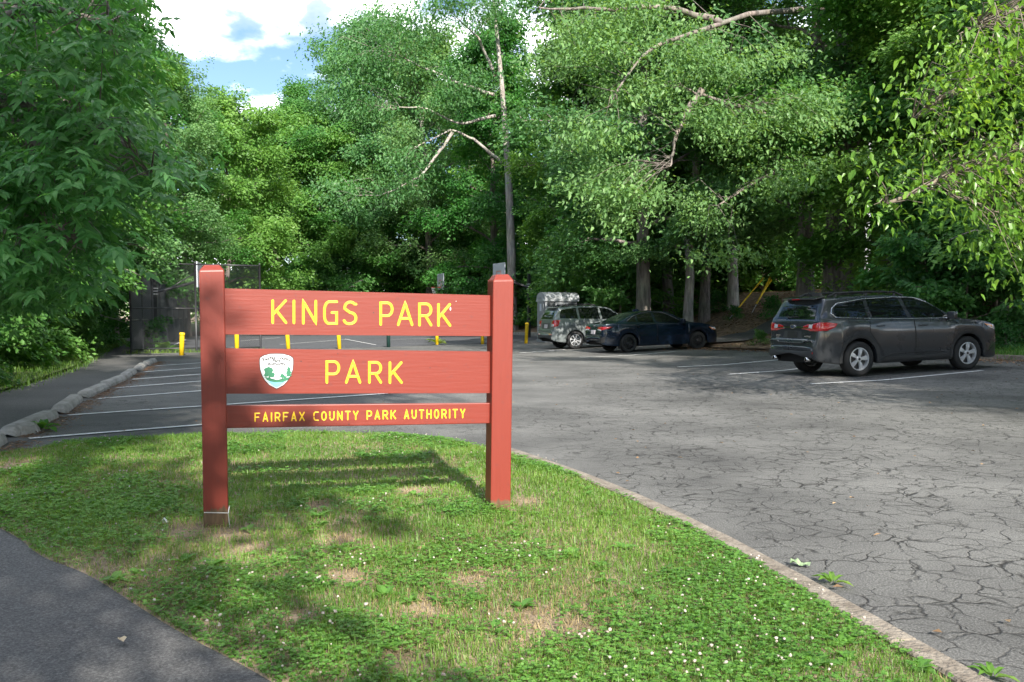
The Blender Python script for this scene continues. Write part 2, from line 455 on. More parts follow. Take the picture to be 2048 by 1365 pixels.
M['drytwig'] = simple('dry_twig', (.25, .21, .17), .85, var=.3, vscale=3)
M['leafA'] = leaf_mat('leaf_oak', (.046, .118, .036), (.098, .21, .066), (.19, .33, .115))
M['leafB'] = leaf_mat('leaf_maple', (.038, .118, .022), (.082, .205, .038), (.155, .31, .07))
M['leafC'] = leaf_mat('leaf_light', (.05, .135, .024), (.105, .23, .042), (.19, .33, .078))
M['leafN'] = leaf_mat('leaf_hickory', (.048, .140, .036), (.10, .24, .066), (.20, .36, .13), rough=.42, tcol=(1.6, 1.7, .75))
M['leafY'] = leaf_mat('leaf_yellowgreen', (.05, .135, .014), (.105, .22, .026), (.20, .32, .05), rough=.38)
M['leafS'] = leaf_mat('leaf_shrub', (.03, .095, .022), (.065, .175, .038), (.13, .27, .065))
# ------------------------------------------------------------------ the setting
U0 = np.array([7.36, 19.6]); CA = np.array([math.cos(R(18.4)), math.sin(R(18.4))])
def z_lot(x, y):
    u = (np.asarray(x) - U0[0]) * CA[0] + (np.asarray(y) - U0[1]) * CA[1]
    return .033 * np.clip(u + .3, 0, 9) * np.clip((np.asarray(y) - 12) / 5, 0, 1)
LOT_EDGE = [(14.2, 2.0), (14.0, 12.0), (13.4, 19.5), (12.45, 22.6), (11.6, 24.2), (9.9, 28.0), (8.0, 31.3), (7.2, 32.4), (6.6, 35.2), (5.6, 39.5), (4.9, 43.0), (3.1, 47.6), (1.3, 54.2), (-3.4, 61), (-9, 68), (-13, 74)]
def bank_h(x, y):
    d = polydist(x, y, LOT_EDGE)
    h = .06 + np.where(d < 3, .10 * d, .30 + .36 * (np.minimum(d, 8) - 3)) + np.clip(d - 8, 0, 30) * .035
    return z_lot(x, y) + h + .10 * (fbm(x, y, .6) - .5) * np.clip(d, 0, 1)
def zf(v): return lambda x, y: np.full(np.shape(x), float(v))

# outlines taken from the photograph, carried to the ground
PATH_L = [(-11.0, -6), (-9.6, 4), (-8.9, 10), (-8.7, 15.7), (-9.6, 19.0), (-10.7, 22.5), (-11.6, 25.0), (-13.2, 29), (-15.2, 34.5), (-18.3, 43.5), (-23, 54)]
lot_poly = [(-9.6, 4), (-11.0, -6)][::-1] + PATH_L[2:] + [(-22, 60), (-16, 74)] + LOT_EDGE[::-1] + [(14.2, -6)]
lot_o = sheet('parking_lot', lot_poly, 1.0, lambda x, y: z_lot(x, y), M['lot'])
# base ground to the horizon
gb = MB(); k = gb.verts([(-700, -300, -.35), (700, -300, -.35), (700, 1200, -.35), (-700, 1200, -.35)]); gb.quads([[k, k+1, k+2, k+3]])
tag(gb.build('ground', M['litter']), kind='structure')
# bank on the right, wood floor on the left
bank_poly = LOT_EDGE + [(-13, 110), (70, 110), (70, 2)]
sheet('bank', bank_poly, .9, lambda x, y: bank_h(x, y), M['litter'])
wl = [(p[0], p[1]) for p in PATH_L] + [(-22, 60), (-16, 74), (-13.02, 74), (-13.02, 110), (-70, 110), (-70, -6)]
def wood_h(x, y): return .05 + .05 * np.clip(polydist(x, y, PATH_L), 0, 20) * .5 + .12 * (fbm(x, y, .5) - .4)
sheet('wood_floor', wl, 1.3, wood_h, M['turf'])
# asphalt footpath on the left, merging with the foreground path
STOPS_PX = [(54, 879), (135, 832), (191, 799), (231, 777), (264, 760), (286, 745), (308, 732)]
stop_xy = [tuple(G(x, y)[:2]) for x, y in STOPS_PX]
a0, a1 = np.array(stop_xy[0]), np.array(stop_xy[-1]); cdir = (a1 - a0) / np.linalg.norm(a1 - a0)
pp = [tuple(a0 - cdir * 6 + np.array([-.45, 0]))] + [tuple(np.array(s) + np.array([-.42, 0])) for s in stop_xy] + [(-10.6, 27.8), (-12.9, 30.6), (-14.6, 36), (-18.0, 45), (-21.5, 53.5)]
path_poly = [p for p in PATH_L[1:-1]] + [(-22.8, 53.5)] + pp[:0:-1] + [(-4.6, 8.2), (-2.2, 5.2), (1.2, 2.6), (1.2, -5), (-10.8, -5)]
sheet('path', path_poly, 1.2, zf(.005), M['path'])
court_poly = [(-13.4, 32.6), (-10.0, 34.2), (-6.2, 37.6), (-2.0, 42.4), (1.2, 46.2), (2.0, 48), (.6, 54), (-4.5, 61), (-10, 67.5), (-13.5, 70), (-19.3, 56)]
sheet('court', court_poly, 1.5, lambda x, y: z_lot(x, y) + .006, M['court'])
# far kerb at the court's end, by the toilet cabin
def kerb(name, line, w, h, hf, m, dz=0):
    p = np.array(resample(line, .35)); t = np.gradient(p, axis=0); t /= np.linalg.norm(t, axis=1)[:, None]
    s = np.column_stack([-t[:, 1], t[:, 0]]) * w / 2; a, b = p + s, p - s; n = len(p); mb = MB()
    za = hf(p[:, 0], p[:, 1]) + dz; wob = .004 * (vnoise(p[:, 0], p[:, 1], 5) - .5)
    rows = [np.column_stack([a, za - .1]), np.column_stack([a, za + h - .012]), np.column_stack([a * .9 + b * .1, za + h + wob]), np.column_stack([a * .1 + b * .9, za + h + wob]), np.column_stack([b, za + h - .012]), np.column_stack([b, za - .1])]
    k = mb.verts(np.vstack(rows)); i = np.arange(n - 1)
    for r_ in range(5):
        mb.quads(np.stack([k + r_ * n + i, k + (r_ + 1) * n + i, k + (r_ + 1) * n + i + 1, k + r_ * n + i + 1], -1))
    for q in (0, n - 1):
        f = [k + r_ * n + q for r_ in range(6)]; g_ = [[f[0], f[1], f[4], f[5]], [f[1], f[2], f[3], f[4]]]; mb.quads(g_ if q else [x_[::-1] for x_ in g_])
    return mb.build(name, m)
tag(kerb('kerb', [(3.0, 47.6), (1.2, 54.2), (-3.5, 61), (-9.1, 68)], .16, .16, z_lot, M['concrete']), kind='structure')
tag(kerb('kerb', [(13.5, 20.6), (13.0, 21.7), (12.42, 22.75), (11.9, 23.6)], .16, .13, z_lot, M['kerb']), kind='structure')
# path climbing the bank behind the sedan
pb = [(7.6, 33.6), (8.6, 35.0), (9.8, 36.0), (11.8, 36.8), (15, 37.5), (20, 37)]
ribbon('path', smoothline(pb), 1.9, lambda x, y: bank_h(x, y) + .05, M['path'], dz=.02)['kind'] = 'structure'

# lawn: its edges in the photograph
LAWN_FAR = [(-60, 917), (0, 911), (130, 893), (300, 880), (460, 873), (620, 870), (750, 872), (880, 883), (960, 893), (1030, 910), (1120, 940), (1200, 969), (1300, 1012), (1400, 1062), (1500, 1115), (1600, 1172), (1700, 1232), (1800, 1290), (1900, 1348), (2030, 1420), (2240, 1540)]
LAWN_PATH = [(700, 1460), (540, 1365), (460, 1320), (400, 1290), (330, 1250), (260, 1205), (200, 1165), (150, 1140), (95, 1122), (60, 1100), (48, 1085), (0, 1058), (-60, 1040)]
far_xy = [tuple(G(*p)[:2]) for p in LAWN_FAR]; path_xy = [tuple(G(*p)[:2]) for p in LAWN_PATH]
lawn_poly = smoothline(far_xy) + [(2.6, .4), (-.6, .6)] + smoothline(path_xy)
lring = lawn_poly + [lawn_poly[0]]
def lawn_h(x, y):
    d = polydist(x, y, lring)
    return .006 + .05 * np.clip(d / .35, 0, 1) + .035 * (fbm(x, y, 1.6) - .5) * np.clip(d / .3, 0, 1)
sheet('lawn', lawn_poly, .09, lawn_h, M['soil'])
kxy = smoothline([tuple(G(*p)[:2]) for p in [(985, 897), (1040, 914), (1125, 944), (1206, 975), (1308, 1020), (1412, 1072), (1515, 1127), (1618, 1186), (1722, 1248), (1830, 1312), (1940, 1376), (2110, 1480), (2300, 1600)]])
kx = np.array(resample(kxy, .05)); seg = 50
for i in range(0, len(kx) - 4, seg):
    tag(kerb('kerb', [tuple(p) for p in np.vstack([kx[i:i + seg], kx[i + seg - 1:i + seg] * .25 + kx[min(i + seg, len(kx) - 1):min(i + seg, len(kx) - 1) + 1] * .75])], .118, .042, zf(0), M['kerb']), kind='structure')

# stall lines
ml = lambda pts, w=.10: [tuple(G(x, y)[:2]) for x, y in pts]
def lot_line(a, b, w=.1, lift=.012):
    A, B = G(*a), G(*b)
    for _ in range(3):
        A = G(*a, z=float(z_lot(A.x, A.y))); B = G(*b, z=float(z_lot(B.x, B.y)))
    ribbon('stall_line', [(A.x, A.y), (B.x, B.y)], w, z_lot, M['line'], dz=lift)['kind'] = 'structure'
for a, b in [((58, 879), (470, 846)), ((137, 832), (782, 788)), ((194, 799), (640, 765)), ((233, 777), (600, 748)), ((266, 760), (540, 739)), ((290, 745), (520, 728)), ((312, 733), (500, 720)),
             ((1622, 769), (1965, 741)), ((1457, 750), (1600, 738)), ((1356, 735), (1560, 720)), ((1160, 716), (1350, 704)), ((1040, 707), (1130, 700))]:
    lot_line(a, b)
for a, b in [((690, 679), (752, 691)), ((560, 690), (640, 684)), ((640, 684), (700, 679)), ((480, 683), (560, 676)), ((318, 705), (372, 680)), ((300, 695), (352, 694)), ((345, 678), (395, 676)), ((780, 680), (900, 676)), ((1100, 683), (1180, 690))]:
    lot_line(a, b, .07, .016)

# ------------------------------------------------------------------ concrete wheel stops
def wheel_stop_mesh(seed, L):
    rg = np.random.RandomState(seed); mb = MB()
    xs = np.array([-.5, -.475, -.43, -.2, 0, .2, .43, .475, .5]) * L
    prof = np.array([(-.11, 0), (-.105, .05), (-.068, .108), (0, .112), (.068, .108), (.105, .05), (.11, 0)])
    n = len(prof); V = []
    for i, x in enumerate(xs):
        s = [.80, .95, 1, 1, 1, 1, 1, .95, .80][i]; zs = [.55, .90, 1, 1, 1, 1, 1, .90, .5][i]
        p = prof * np.array([s, zs]) + rg.randn(n, 2) * .0025
        V.append(np.column_stack([np.full(n, x), p[:, 0], np.maximum(p[:, 1], 0)]))
    k = mb.verts(np.vstack(V)); i = np.arange(len(xs) - 1)[:, None] * n; j = np.arange(n - 1)[None, :]
    mb.quads(np.stack([k + i + j, k + i + n + j, k + i + n + j + 1, k + i + j + 1], -1))
    for e in (0, len(xs) - 1):
        c = mb.verts(V[e].mean(0)[None]); b = k + e * n; jj = np.arange(n - 1)
        f = np.stack([np.full(n - 1, c), b + jj, b + jj + 1], -1); mb.tris(f if e else f[:, ::-1])
    return mb.mesh('wheel_stop', False)
LBL = ['concrete wheel stop nearest the lawn, cut by the photo edge', 'concrete wheel stop with a grass tuft at its near end', 'concrete wheel stop with brown needles along its side, third from the lawn',
       'weathered concrete wheel stop in the middle of the row, fourth from the lawn', 'concrete wheel stop with pine litter below, fifth from the lawn', 'concrete wheel stop third before the leftmost yellow bollard',
       'small concrete wheel stop second before the leftmost yellow bollard', 'concrete wheel stop farthest up the row, just before the leftmost yellow bollard']
near = [tuple(a0 - (np.array(stop_xy[1]) - a0))] + stop_xy + [tuple(np.array(stop_xy[-1]) + cdir * 2.2)]
stops = []
for i in range(8):
    a, b = np.array(near[i]), np.array(near[i + 1]); d = b - a; L = np.linalg.norm(d) * .83
    c = a + d * (.5 - .03) + np.array([-.2, 0])
    o = add('wheel_stop', wheel_stop_mesh(i, min(L, 2.2)), None, M['concrete'])
    b_ = o.modifiers.new('bevel', 'BEVEL'); b_.width = .012; b_.segments = 2
    o.location = (c[0], c[1], .006); o.rotation_euler = (0, 0, math.atan2(d[1], d[0]) + random.Random(i).uniform(-.05, .05))
    tag(o, LBL[i], 'wheel stop', 'concrete wheel stops along the parking stalls'); stops.append((c, d / np.linalg.norm(d)))
# broken chunk beside the second stop
mb = MB(); rg = np.random.RandomState(3)
th = np.linspace(0, 2 * math.pi, 9, endpoint=False); ring0 = np.column_stack([.27 * np.cos(th), .13 * np.sin(th)]) * (1 + .15 * rg.randn(9, 1))
k = mb.verts(np.vstack([np.column_stack([ring0, np.zeros(9)]), np.column_stack([ring0 * .82, .10 + .015 * rg.randn(9)]), [[0, 0, .125]]])); j = np.arange(9)
mb.quads(np.stack([k + j, k + (j + 1) % 9, k + 9 + (j + 1) % 9, k + 9 + j], -1)); mb.tris(np.stack([k + 9 + j, k + 9 + (j + 1) % 9, np.full(9, k + 18)], -1))
o = mb.build('concrete_chunk', M['concrete']); p = G(52, 868); o.location = (p.x, p.y, .006); o.rotation_euler = (0, 0, 1.7)
tag(o, 'broken pale concrete chunk between the two nearest wheel stops', 'concrete chunk')

# ------------------------------------------------------------------ yellow bollards
def bollard(px, py, h, lean, label, m='yellow'):
    p = G(px, py); z = float(z_lot(p.x, p.y)); p = G(px, py, z)
    e = empty('bollard', (p.x, p.y, z), 0, label, 'bollard', 'bollards between the lot and the court'); e.rotation_euler = (lean * .3, lean, .3)
    mb = MB(); mb.lathe([(0.0, -.05), (.078, -.05), (.078, h - .1)], 20); mb.build('post', M[m], e, True)
    mb = MB(); mb.lathe([(.078, h - .1), (.09, h - .098), (.091, h - .02), (.075, h - .004), (0, h)], 20); mb.build('cap', M[m], e, True)
    return e
for px, py, h, ln, lb in [(363, 711, .75, .05, 'yellow bollard before the chain link fence, left of the red sign'), (474, 705, .85, .0, 'yellow bollard in the sign gap, nearest the left red post'),
        (577, 701, .85, -.06, 'yellow bollard leaning left, second in the sign gap from the left post'), (679, 698.5, .85, -.05, 'yellow bollard leaning left, third in the sign gap from the left post'),
        (874, 690, .85, 0, 'yellow bollard in the sign gap just right of the dark green post'), (965, 689, .85, 0, 'yellow bollard in the sign gap beside the right red post'), (1052, 686.5, .93, .05, 'yellow bollard between the right red post and the toilet cabin')]:
    bollard(px, py, h, ln, lb)
tag(bollard(777, 695, .85, 0, 'dark green bollard among the yellow ones behind the sign', 'dkgreen'), group='bollards between the lot and the court')

# ------------------------------------------------------------------ chain link fence
def wire_panel(a, b, z0, z1, pitch=.075, rad=.0036):
    """two families of straight crossing wires between the ground points a and b"""
    a = np.array(a); b = np.array(b); L = np.linalg.norm(b - a); H = z1 - z0; mb = MB(); pts = []
    for s in np.arange(-H, L, pitch):
        for sg in (0, 1):
            u0, u1 = max(s, 0), min(s + H, L)
            if u1 <= u0: continue
            v0, v1 = u0 - s, u1 - s
            if sg: v0, v1 = H - v0, H - v1
            pts.append(((u0, v0), (u1, v1)))
    pts = np.array(pts); d = (b - a) / L; nrm = np.array([-d[1], d[0]])
    X = lambda uv, o1, o2: np.column_stack([a[0] + d[0] * uv[:, 0] + nrm[0] * o1, a[1] + d[1] * uv[:, 0] + nrm[1] * o1, z0 + uv[:, 1] + o2])
    n = len(pts); A, B = pts[:, 0], pts[:, 1]; off = [(0, rad * 1.2), (rad, -rad * .6), (-rad, -rad * .6)]
    k = mb.verts(np.vstack([X(A, *o) for o in off] + [X(B, *o) for o in off])); i = np.arange(n)
    for q in range(3):
        w = (q + 1) % 3
        mb.quads(np.stack([k + q * n + i, k + w * n + i, k + (3 + w) * n + i, k + (3 + q) * n + i], -1))
    return mb
def fence(name, pts, H, label, z=0.0, nd=3, mm=None, wr=.0036, rails=(0.05, .5, 1.0), prad=.038):
    c = np.array(pts[0]); e = empty(name, (c[0], c[1], z), 0, label, 'fence')
    for a, b in zip(pts[:-1], pts[1:]):
        a = np.array(a) - c; b = np.array(b) - c
        wire_panel(a, b, .04, H - .02, rad=wr).build('mesh_panel', mm or M['black_metal'], e)
        for rr in rails:
            mb = MB(); mb.tube([(*a, H * rr), (*b, H * rr)], .024, 8); mb.build('rail', M['black_metal'], e, True)
    for p in pts:
        p = np.array(p) - c; mb = MB(); mb.tube([(*p, -.1), (*p, H + .05)], prad, 10)
        mb.lathe([(prad, H + .05), (prad * .7, H + .09), (0, H + .11)], 10, c=(p[0], p[1], 0)); mb.build('post', M['black_metal'], e, True)
    return e
q0 = G(263, 708); q1 = P(397, 700, 33.2); q2 = P(517, 690, 33.6)
F0, F1, F2 = (q0.x, q0.y), (q1.x, 33.0), (q2.x, 33.9)
fence('chain_link_fence', [F0, F1, F2], 3.12, 'short black chain link fence facing the lot, ending behind the left red post')
side = [F0]; ve = np.array([-19.6, 56.0]) - np.array(F0)
for i in range(1, 9): side.append(tuple(np.array(F0) + ve * i / 8))
s_e = fence('chain_link_fence', side, 2.75, 'long black chain link fence beside the path, running back along the court', rails=(.02, .42, 1.0), mm=simple('mesh_lit_grey', (.075, .08, .086), .4), wr=.0058)  # black mesh coloured lighter grey: the light falling on it is painted in
# dark privacy slats woven in the lower part of the far bays
far = [tuple(np.array([-19.6, 56.0]) + np.array([3.2, 2.2]) * i) for i in range(0, 7)]
fence('chain_link_fence', far, 2.75, 'far black chain link fence across the back of the court', rails=(.02, 1.0))

# ------------------------------------------------------------------ basketball hoops
def hoop(pole, pole_y, rim_dir, arm_len, rim_z, label, face=None):
    """pole at xy, the arm reaches arm_len along rim_dir and carries the board"""
    z = float(z_lot(*pole)); d = Vector((*rim_dir, 0)).normalized(); sd = Vector((-d.y, d.x, 0))
    e = empty('basketball_hoop', (pole[0], pole[1], z), 0, label, 'basketball hoop', 'basketball hoops on the court')
    m = Matrix(((d.x, sd.x, 0), (d.y, sd.y, 0), (0, 0, 1)))
    mb = MB(); mb.box((0, 0, rim_z / 2 + .18), (.15, .15, rim_z + .56), m); mb.build('pole', M['black_metal'], e, bevel=.01)
    for q in range(3):
        mb = MB(); mb.box((0, 0, rim_z - .42 + q * .12), (.19, .19, .035), m); mb.build('clamp', M['white'], e)
    mb = MB(); mb.tube([Vector((0, 0, rim_z - .35)), d * (arm_len - .05) + Vector((0, 0, rim_z + .12))], .06, 8); mb.build('arm', M['black_metal'], e, True)
    mb = MB(); mb.tube([d * .5 + Vector((0, 0, rim_z - .22)), d * (arm_len - .05) + Vector((0, 0, rim_z + .55))], .025, 6); mb.build('brace', M['black_metal'], e, True)
    c = d * arm_len + Vector((0, 0, rim_z + .38)); mb = MB(); mb.box(c, (.05, 1.6, 1.06), m); mb.build('backboard', M['grey_board'], e, bevel=.01)
    mb = MB(); f = c + d * .03 + Vector((0, 0, -.12))
    for u, v, w, h in ((0, .22, .6, .05), (0, -.22, .6, .05), (-.28, 0, .05, .44), (.28, 0, .05, .44)):
        mb.box(f + sd * u + Vector((0, 0, v)), (.008, w, h), m)
    mb.build('target_square', simple_once('orange_line', (.55, .25, .2)), e)
    a = np.linspace(0, 2 * math.pi, 25); rc = d * (arm_len + .40) + Vector((0, 0, rim_z))
    mb = MB(); mb.tube([rc + Vector((math.cos(t) * .23, math.sin(t) * .23, 0)) for t in a], .016, 6, False); mb.box(d * (arm_len + .1) + Vector((0, 0, rim_z)), (.2, .14, .05), m); mb.build('rim', M['orange'], e, True)
    mb = MB()
    for t in np.linspace(0, 2 * math.pi, 12, endpoint=False):
        for s_ in (1, -1):
            mb.tube([rc + Vector((math.cos(t) * .23, math.sin(t) * .23, 0)), rc + Vector((math.cos(t + s_ * .5) * .16, math.sin(t + s_ * .5) * .16, -.24)), rc + Vector((math.cos(t + s_ * .9) * .13, math.sin(t + s_ * .9) * .13, -.42))], .006, 4, False)
    mb.build('net', M['white'], e)
    return e
_sim = {}
def simple_once(n, c, **k):
    if n not in _sim: _sim[n] = simple(n, c, **k)
    return _sim[n]
def xy(px, Y): v = P(px, 640, Y); return (v.x, v.y)
p1 = xy(1058, 50); t1 = xy(990, 49.2); d1 = (t1[0] - p1[0], t1[1] - p1[1])
hoop(p1, 50, d1, 1.75, 3.05, 'basketball hoop on a black pole beside the toilet cabin, half behind the right red post')
p2 = xy(925, 62); hoop(p2, 62, (-1, -.35), 1.5, 3.05, 'farther basketball hoop with red rim showing above the PARK lettering')
p3 = xy(312, 38.6); hoop(p3, 38.6, (1, .22), 1.75, 2.62, 'basketball hoop inside the fence, its board edge-on beside the left red post')
p4 = xy(354, 50); hoop(p4, 50, (1, .1), 1.75, 2.75, 'farther basketball hoop inside the fence, its board hidden by the left red post')

# ------------------------------------------------------------------ portable toilet cabin
def toilet():
    fl = P(1073, 690, 42.5); fr = P(1092, 690, 42.3); z = float(z_lot(fl.x + .5, 42.5))
    ang = R(17); e = empty('portable_toilet', (fl.x + .40, 42.6, z), ang, 'grey portable toilet with pale domed roof behind the parked cars', 'portable toilet')
    g = simple('cabin_plastic', (.25, .265, .285), .5, var=.08); rf = simple('cabin_roof', (.33, .35, .37), .5); dk = simple('cabin_vent', (.05, .053, .06), .6)
    # local frame: long wall along x (1.75 m), door in the wall at x = 0 that faces -x
    Wd, Dp, H = 1.55, 1.15, 1.98
    mb = MB(); mb.box((Wd / 2, Dp / 2, .07), (Wd + .06, Dp + .06, .14)); mb.build('base', g, e, bevel=.02)
    mb = MB(); mb.box((Wd / 2, Dp / 2, .14 + (H - .14) / 2), (Wd, Dp, H - .14)); mb.build('cabin_wall', g, e, bevel=.03)
    for c0 in (.08, .58, 1.08):
        mb = MB(); mb.box((c0 + .20, -.012, .85), (.37, .03, 1.2)); mb.build('wall_panel', g, e, bevel=.012)
    for c0 in (.12, 1.12):
        for q in range(4):
            mb = MB(); mb.box((c0 + .19, -.02, 1.64 + q * .065), (.36, .03, .035)); mb.build('vent_slat', dk, e)
    a = np.linspace(0, math.pi, 15); pr = [(-.03, Dp / 2 - (Dp / 2 + .07) * math.cos(t), H - .02 + .36 * math.sin(t) ** .8) for t in a]
    mb = MB(); mb.prism([(-.06, -.07, H - .09)] + pr + [(-.06, Dp + .07, H - .09)], (Wd + .14, 0, 0)); mb.build('roof', rf, e, bevel=.02)
    for xx in (.4, .8, 1.2):
        mb = MB(); mb.tube([(xx, p[1], p[2] + .004) for p in pr], .018, 6); mb.build('roof_rib', rf, e, True)
    pa = [(-.02, .14, .16)] + [(-.02, Dp / 2 - .43 * math.cos(t), H - .12 + .26 * math.sin(t)) for t in a] + [(-.02, Dp - .14, .16)]
    mb = MB(); mb.prism(pa, (-.03, 0, 0)); d_ = mb.build('door', g, e, bevel=.01)
    mb = MB(); mb.box((-.058, .30, 1.1), (.03, .06, .16)); mb.build('handle', dk, d_)
    mb = MB(); mb.box((-.054, .52, 1.62), (.006, .24, .34)); mb.build('notice', simple('cabin_notice', (.62, .65, .70), .5, vcol=(.45, .5, .6), vscale=14), d_)
    mb = MB(); mb.tube([(-.054, Dp / 2 - .2 * math.cos(t), 1.15 + .16 * math.sin(t)) for t in a], .012, 6); mb.build('door_ridge', g, d_, True)
    mb = MB(); mb.tube([(Wd - .2, Dp - .15, H), (Wd - .2, Dp - .15, H + .42)], .05, 10); mb.build('vent_pipe', dk, e, True)
toilet()

# ------------------------------------------------------------------ yellow guy wire guards and the utility pole
def on_bank(px, py):
    d = ray(px, py)
    for s in np.arange(18, 75, .05):
        p = CAM + d * (s / d.y)
        if inpoly(np.array([p.x]), np.array([p.y]), bank_poly)[0] and p.z <= float(bank_h(np.array([p.x]), np.array([p.y]))[0]): return p
    return p
up = P(1732, 560, 41); upz = float(bank_h(np.array([up.x]), np.array([41.]))[0])
e = empty('utility_pole', (up.x, 41, upz), 0, 'pale grey utility pole standing among the trees behind the large SUV', 'utility pole')
mb = MB(); mb.tube([(0, 0, -.3), (0, 0, 11.5)], [.15, .11], 12); mb.build('pole', simple('grey_pole', (.30, .31, .33), .8, var=.2, bump=.4, bscale=20), e, True)
mb = MB(); mb.box((0, -.05, 10.6), (2.2, .1, .12)); mb.build('crossarm', M['twig'], e)
for xx in (-.55, .0, .5):
    mb = MB(); mb.lathe([(0, 0), (.03, 0), (.09, .1), (.09, .32), (.04, .4), (0, .42)], 10, c=(xx * .35 + .25, -.22, 8.6)); mb.build('insulator', M['black_metal'], e, True)
for (a, b, lb, fr) in [((1457, 640), (1527, 556), 'long yellow guy wire guard leaning right on the leafy bank', .14), ((1503, 628), (1540, 556), 'yellow guy wire guard nearest the large SUV on the leafy bank', .3), ((1512, 608), (1543, 560), 'short yellow guy wire guard close behind the other two on the bank', .0)]:
    A = on_bank(a[0], a[1]); B = P(b[0], b[1], A.y + .6); D = B - A
    e = empty('guy_wire', A, 0, lb, 'guy wire', 'yellow guy wire guards on the bank')
    mb = MB(); mb.tube([D * fr * .9, D * 1.0], .036, 8); mb.build('guard', M['yellow'], e, True)
    mb = MB(); mb.tube([-D * .08, D * (1.0)], .012, 6); mb.build('wire', M['galv'], e, True)
# ------------------------------------------------------------------ the red park sign
YL, YR = 5.37, 5.86
sA = P(432, 1080, YL); sB = P(1002, 1028, YR)
sdir = Vector((sB.x - sA.x, sB.y - sA.y, 0)).normalized(); snorm = Vector((sdir.y, -sdir.x, 0))   # snorm faces the camera
def on_plane(px, py, off=0.0):
    """point of the sign's plane, off metres behind the front of the posts"""
    d = ray(px, py); o = Vector((sA.x, sA.y, 0)) - snorm * off
    t = (o - CAM).dot(snorm) / d.dot(snorm); return CAM + d * t
def red_mat(name, wood_z=None):
    m, t, b = mat(name); L = t.links.new
    tcn = N(t, 'ShaderNodeTexCoord'); mpn = N(t, 'ShaderNodeMapping'); mpn.inputs['Scale'].default_value = (1, 1, 14) if wood_z is None else (14, 14, 1)
    L(tcn.outputs['Object'], mpn.inputs[0])
    n = N(t, 'ShaderNodeTexNoise'); n.inputs['Scale'].default_value = 5; n.inputs['Detail'].default_value = 7; L(mpn.outputs[0], n.inputs['Vector'])
    r = N(t, 'ShaderNodeValToRGB'); r.color_ramp.elements[0].position = .3; r.color_ramp.elements[1].position = .7
    r.color_ramp.elements[0].color = (.165, .022, .0125, 1); r.color_ramp.elements[1].color = (.178, .0245, .0142, 1); L(n.outputs['Fac'], r.inputs[0])
    n2 = N(t, 'ShaderNodeTexNoise'); n2.inputs['Scale'].default_value = 26; n2.inputs['Detail'].default_value = 5; L(tcn.outputs['Object'], n2.inputs['Vector'])
    r2 = N(t, 'ShaderNodeValToRGB'); r2.color_ramp.elements[0].position = .62; r2.color_ramp.elements[1].position = .74; L(n2.outputs['Fac'], r2.inputs[0])
    sc_ = N(t, 'ShaderNodeMath', operation='MULTIPLY'); sc_.inputs[1].default_value = .35; L(r2.outputs[0], sc_.inputs[0])
    mxn = N(t, 'ShaderNodeMix', data_type='RGBA'); L(sc_.outputs[0], mxn.inputs[0]); L(r.outputs[0], mxn.inputs[6]); mxn.inputs[7].default_value = (.10, .028, .028, 1)
    last = mxn.outputs[2]
    if wood_z is not None:   # paint worn off the foot of the post
        sx = N(t, 'ShaderNodeSeparateXYZ'); L(tcn.outputs['Object'], sx.inputs[0])
        n3 = N(t, 'ShaderNodeTexNoise'); n3.inputs['Scale'].default_value = 18; n3.inputs['Detail'].default_value = 6
        mp3 = N(t, 'ShaderNodeMapping'); mp3.inputs['Scale'].default_value = (1.6, 1.6, .35); L(tcn.outputs['Object'], mp3.inputs[0]); L(mp3.outputs[0], n3.inputs['Vector'])
        ad = N(t, 'ShaderNodeMath', operation='MULTIPLY_ADD'); ad.inputs[1].default_value = .14; L(n3.outputs['Fac'], ad.inputs[0]); L(sx.outputs['Z'], ad.inputs[2])
        mr = N(t, 'ShaderNodeMapRange'); mr.inputs[1].default_value = wood_z + .066; mr.inputs[2].default_value = wood_z + .080; mr.inputs[3].default_value = 1; mr.inputs[4].default_value = 0
        L(ad.outputs[0], mr.inputs[0])
        wr = N(t, 'ShaderNodeValToRGB'); wr.color_ramp.elements[0].position = .35; wr.color_ramp.elements[1].position = .68
        wr.color_ramp.elements[0].color = (.07, .04, .02, 1); wr.color_ramp.elements[1].color = (.16, .10, .055, 1); L(n3.outputs['Fac'], wr.inputs[0])
        m3 = N(t, 'ShaderNodeMix', data_type='RGBA'); L(mr.outputs[0], m3.inputs[0]); L(last, m3.inputs[6]); L(wr.outputs[0], m3.inputs[7]); last = m3.outputs[2]
    L(last, b.inputs['Base Color'])
    bp = N(t, 'ShaderNodeBump'); bp.inputs['Strength'].default_value = .22; bp.inputs['Distance'].default_value = .004; L(n.outputs['Fac'], bp.inputs['Height']); L(bp.outputs[0], b.inputs['Normal'])
    b.inputs['Roughness'].default_value = .42; b.inputs['Specular IOR Level'].default_value = .45
    return m
M['red'] = red_mat('red_paint'); M['red_post_a'] = red_mat('red_paint_left_post', .165); M['red_post_b'] = red_mat('red_paint_right_post', .115)
M['letter'] = simple('yellow_lettering', (.72, .45, .010), .45, var=.06, vscale=30)
sroot = Vector((sA.x, sA.y, 0))
sign = empty('park_sign', sroot, 0, 'red wooden park sign with yellow lettering on three boards between two posts', 'sign')
def rel(p): return np.array(p - sroot)
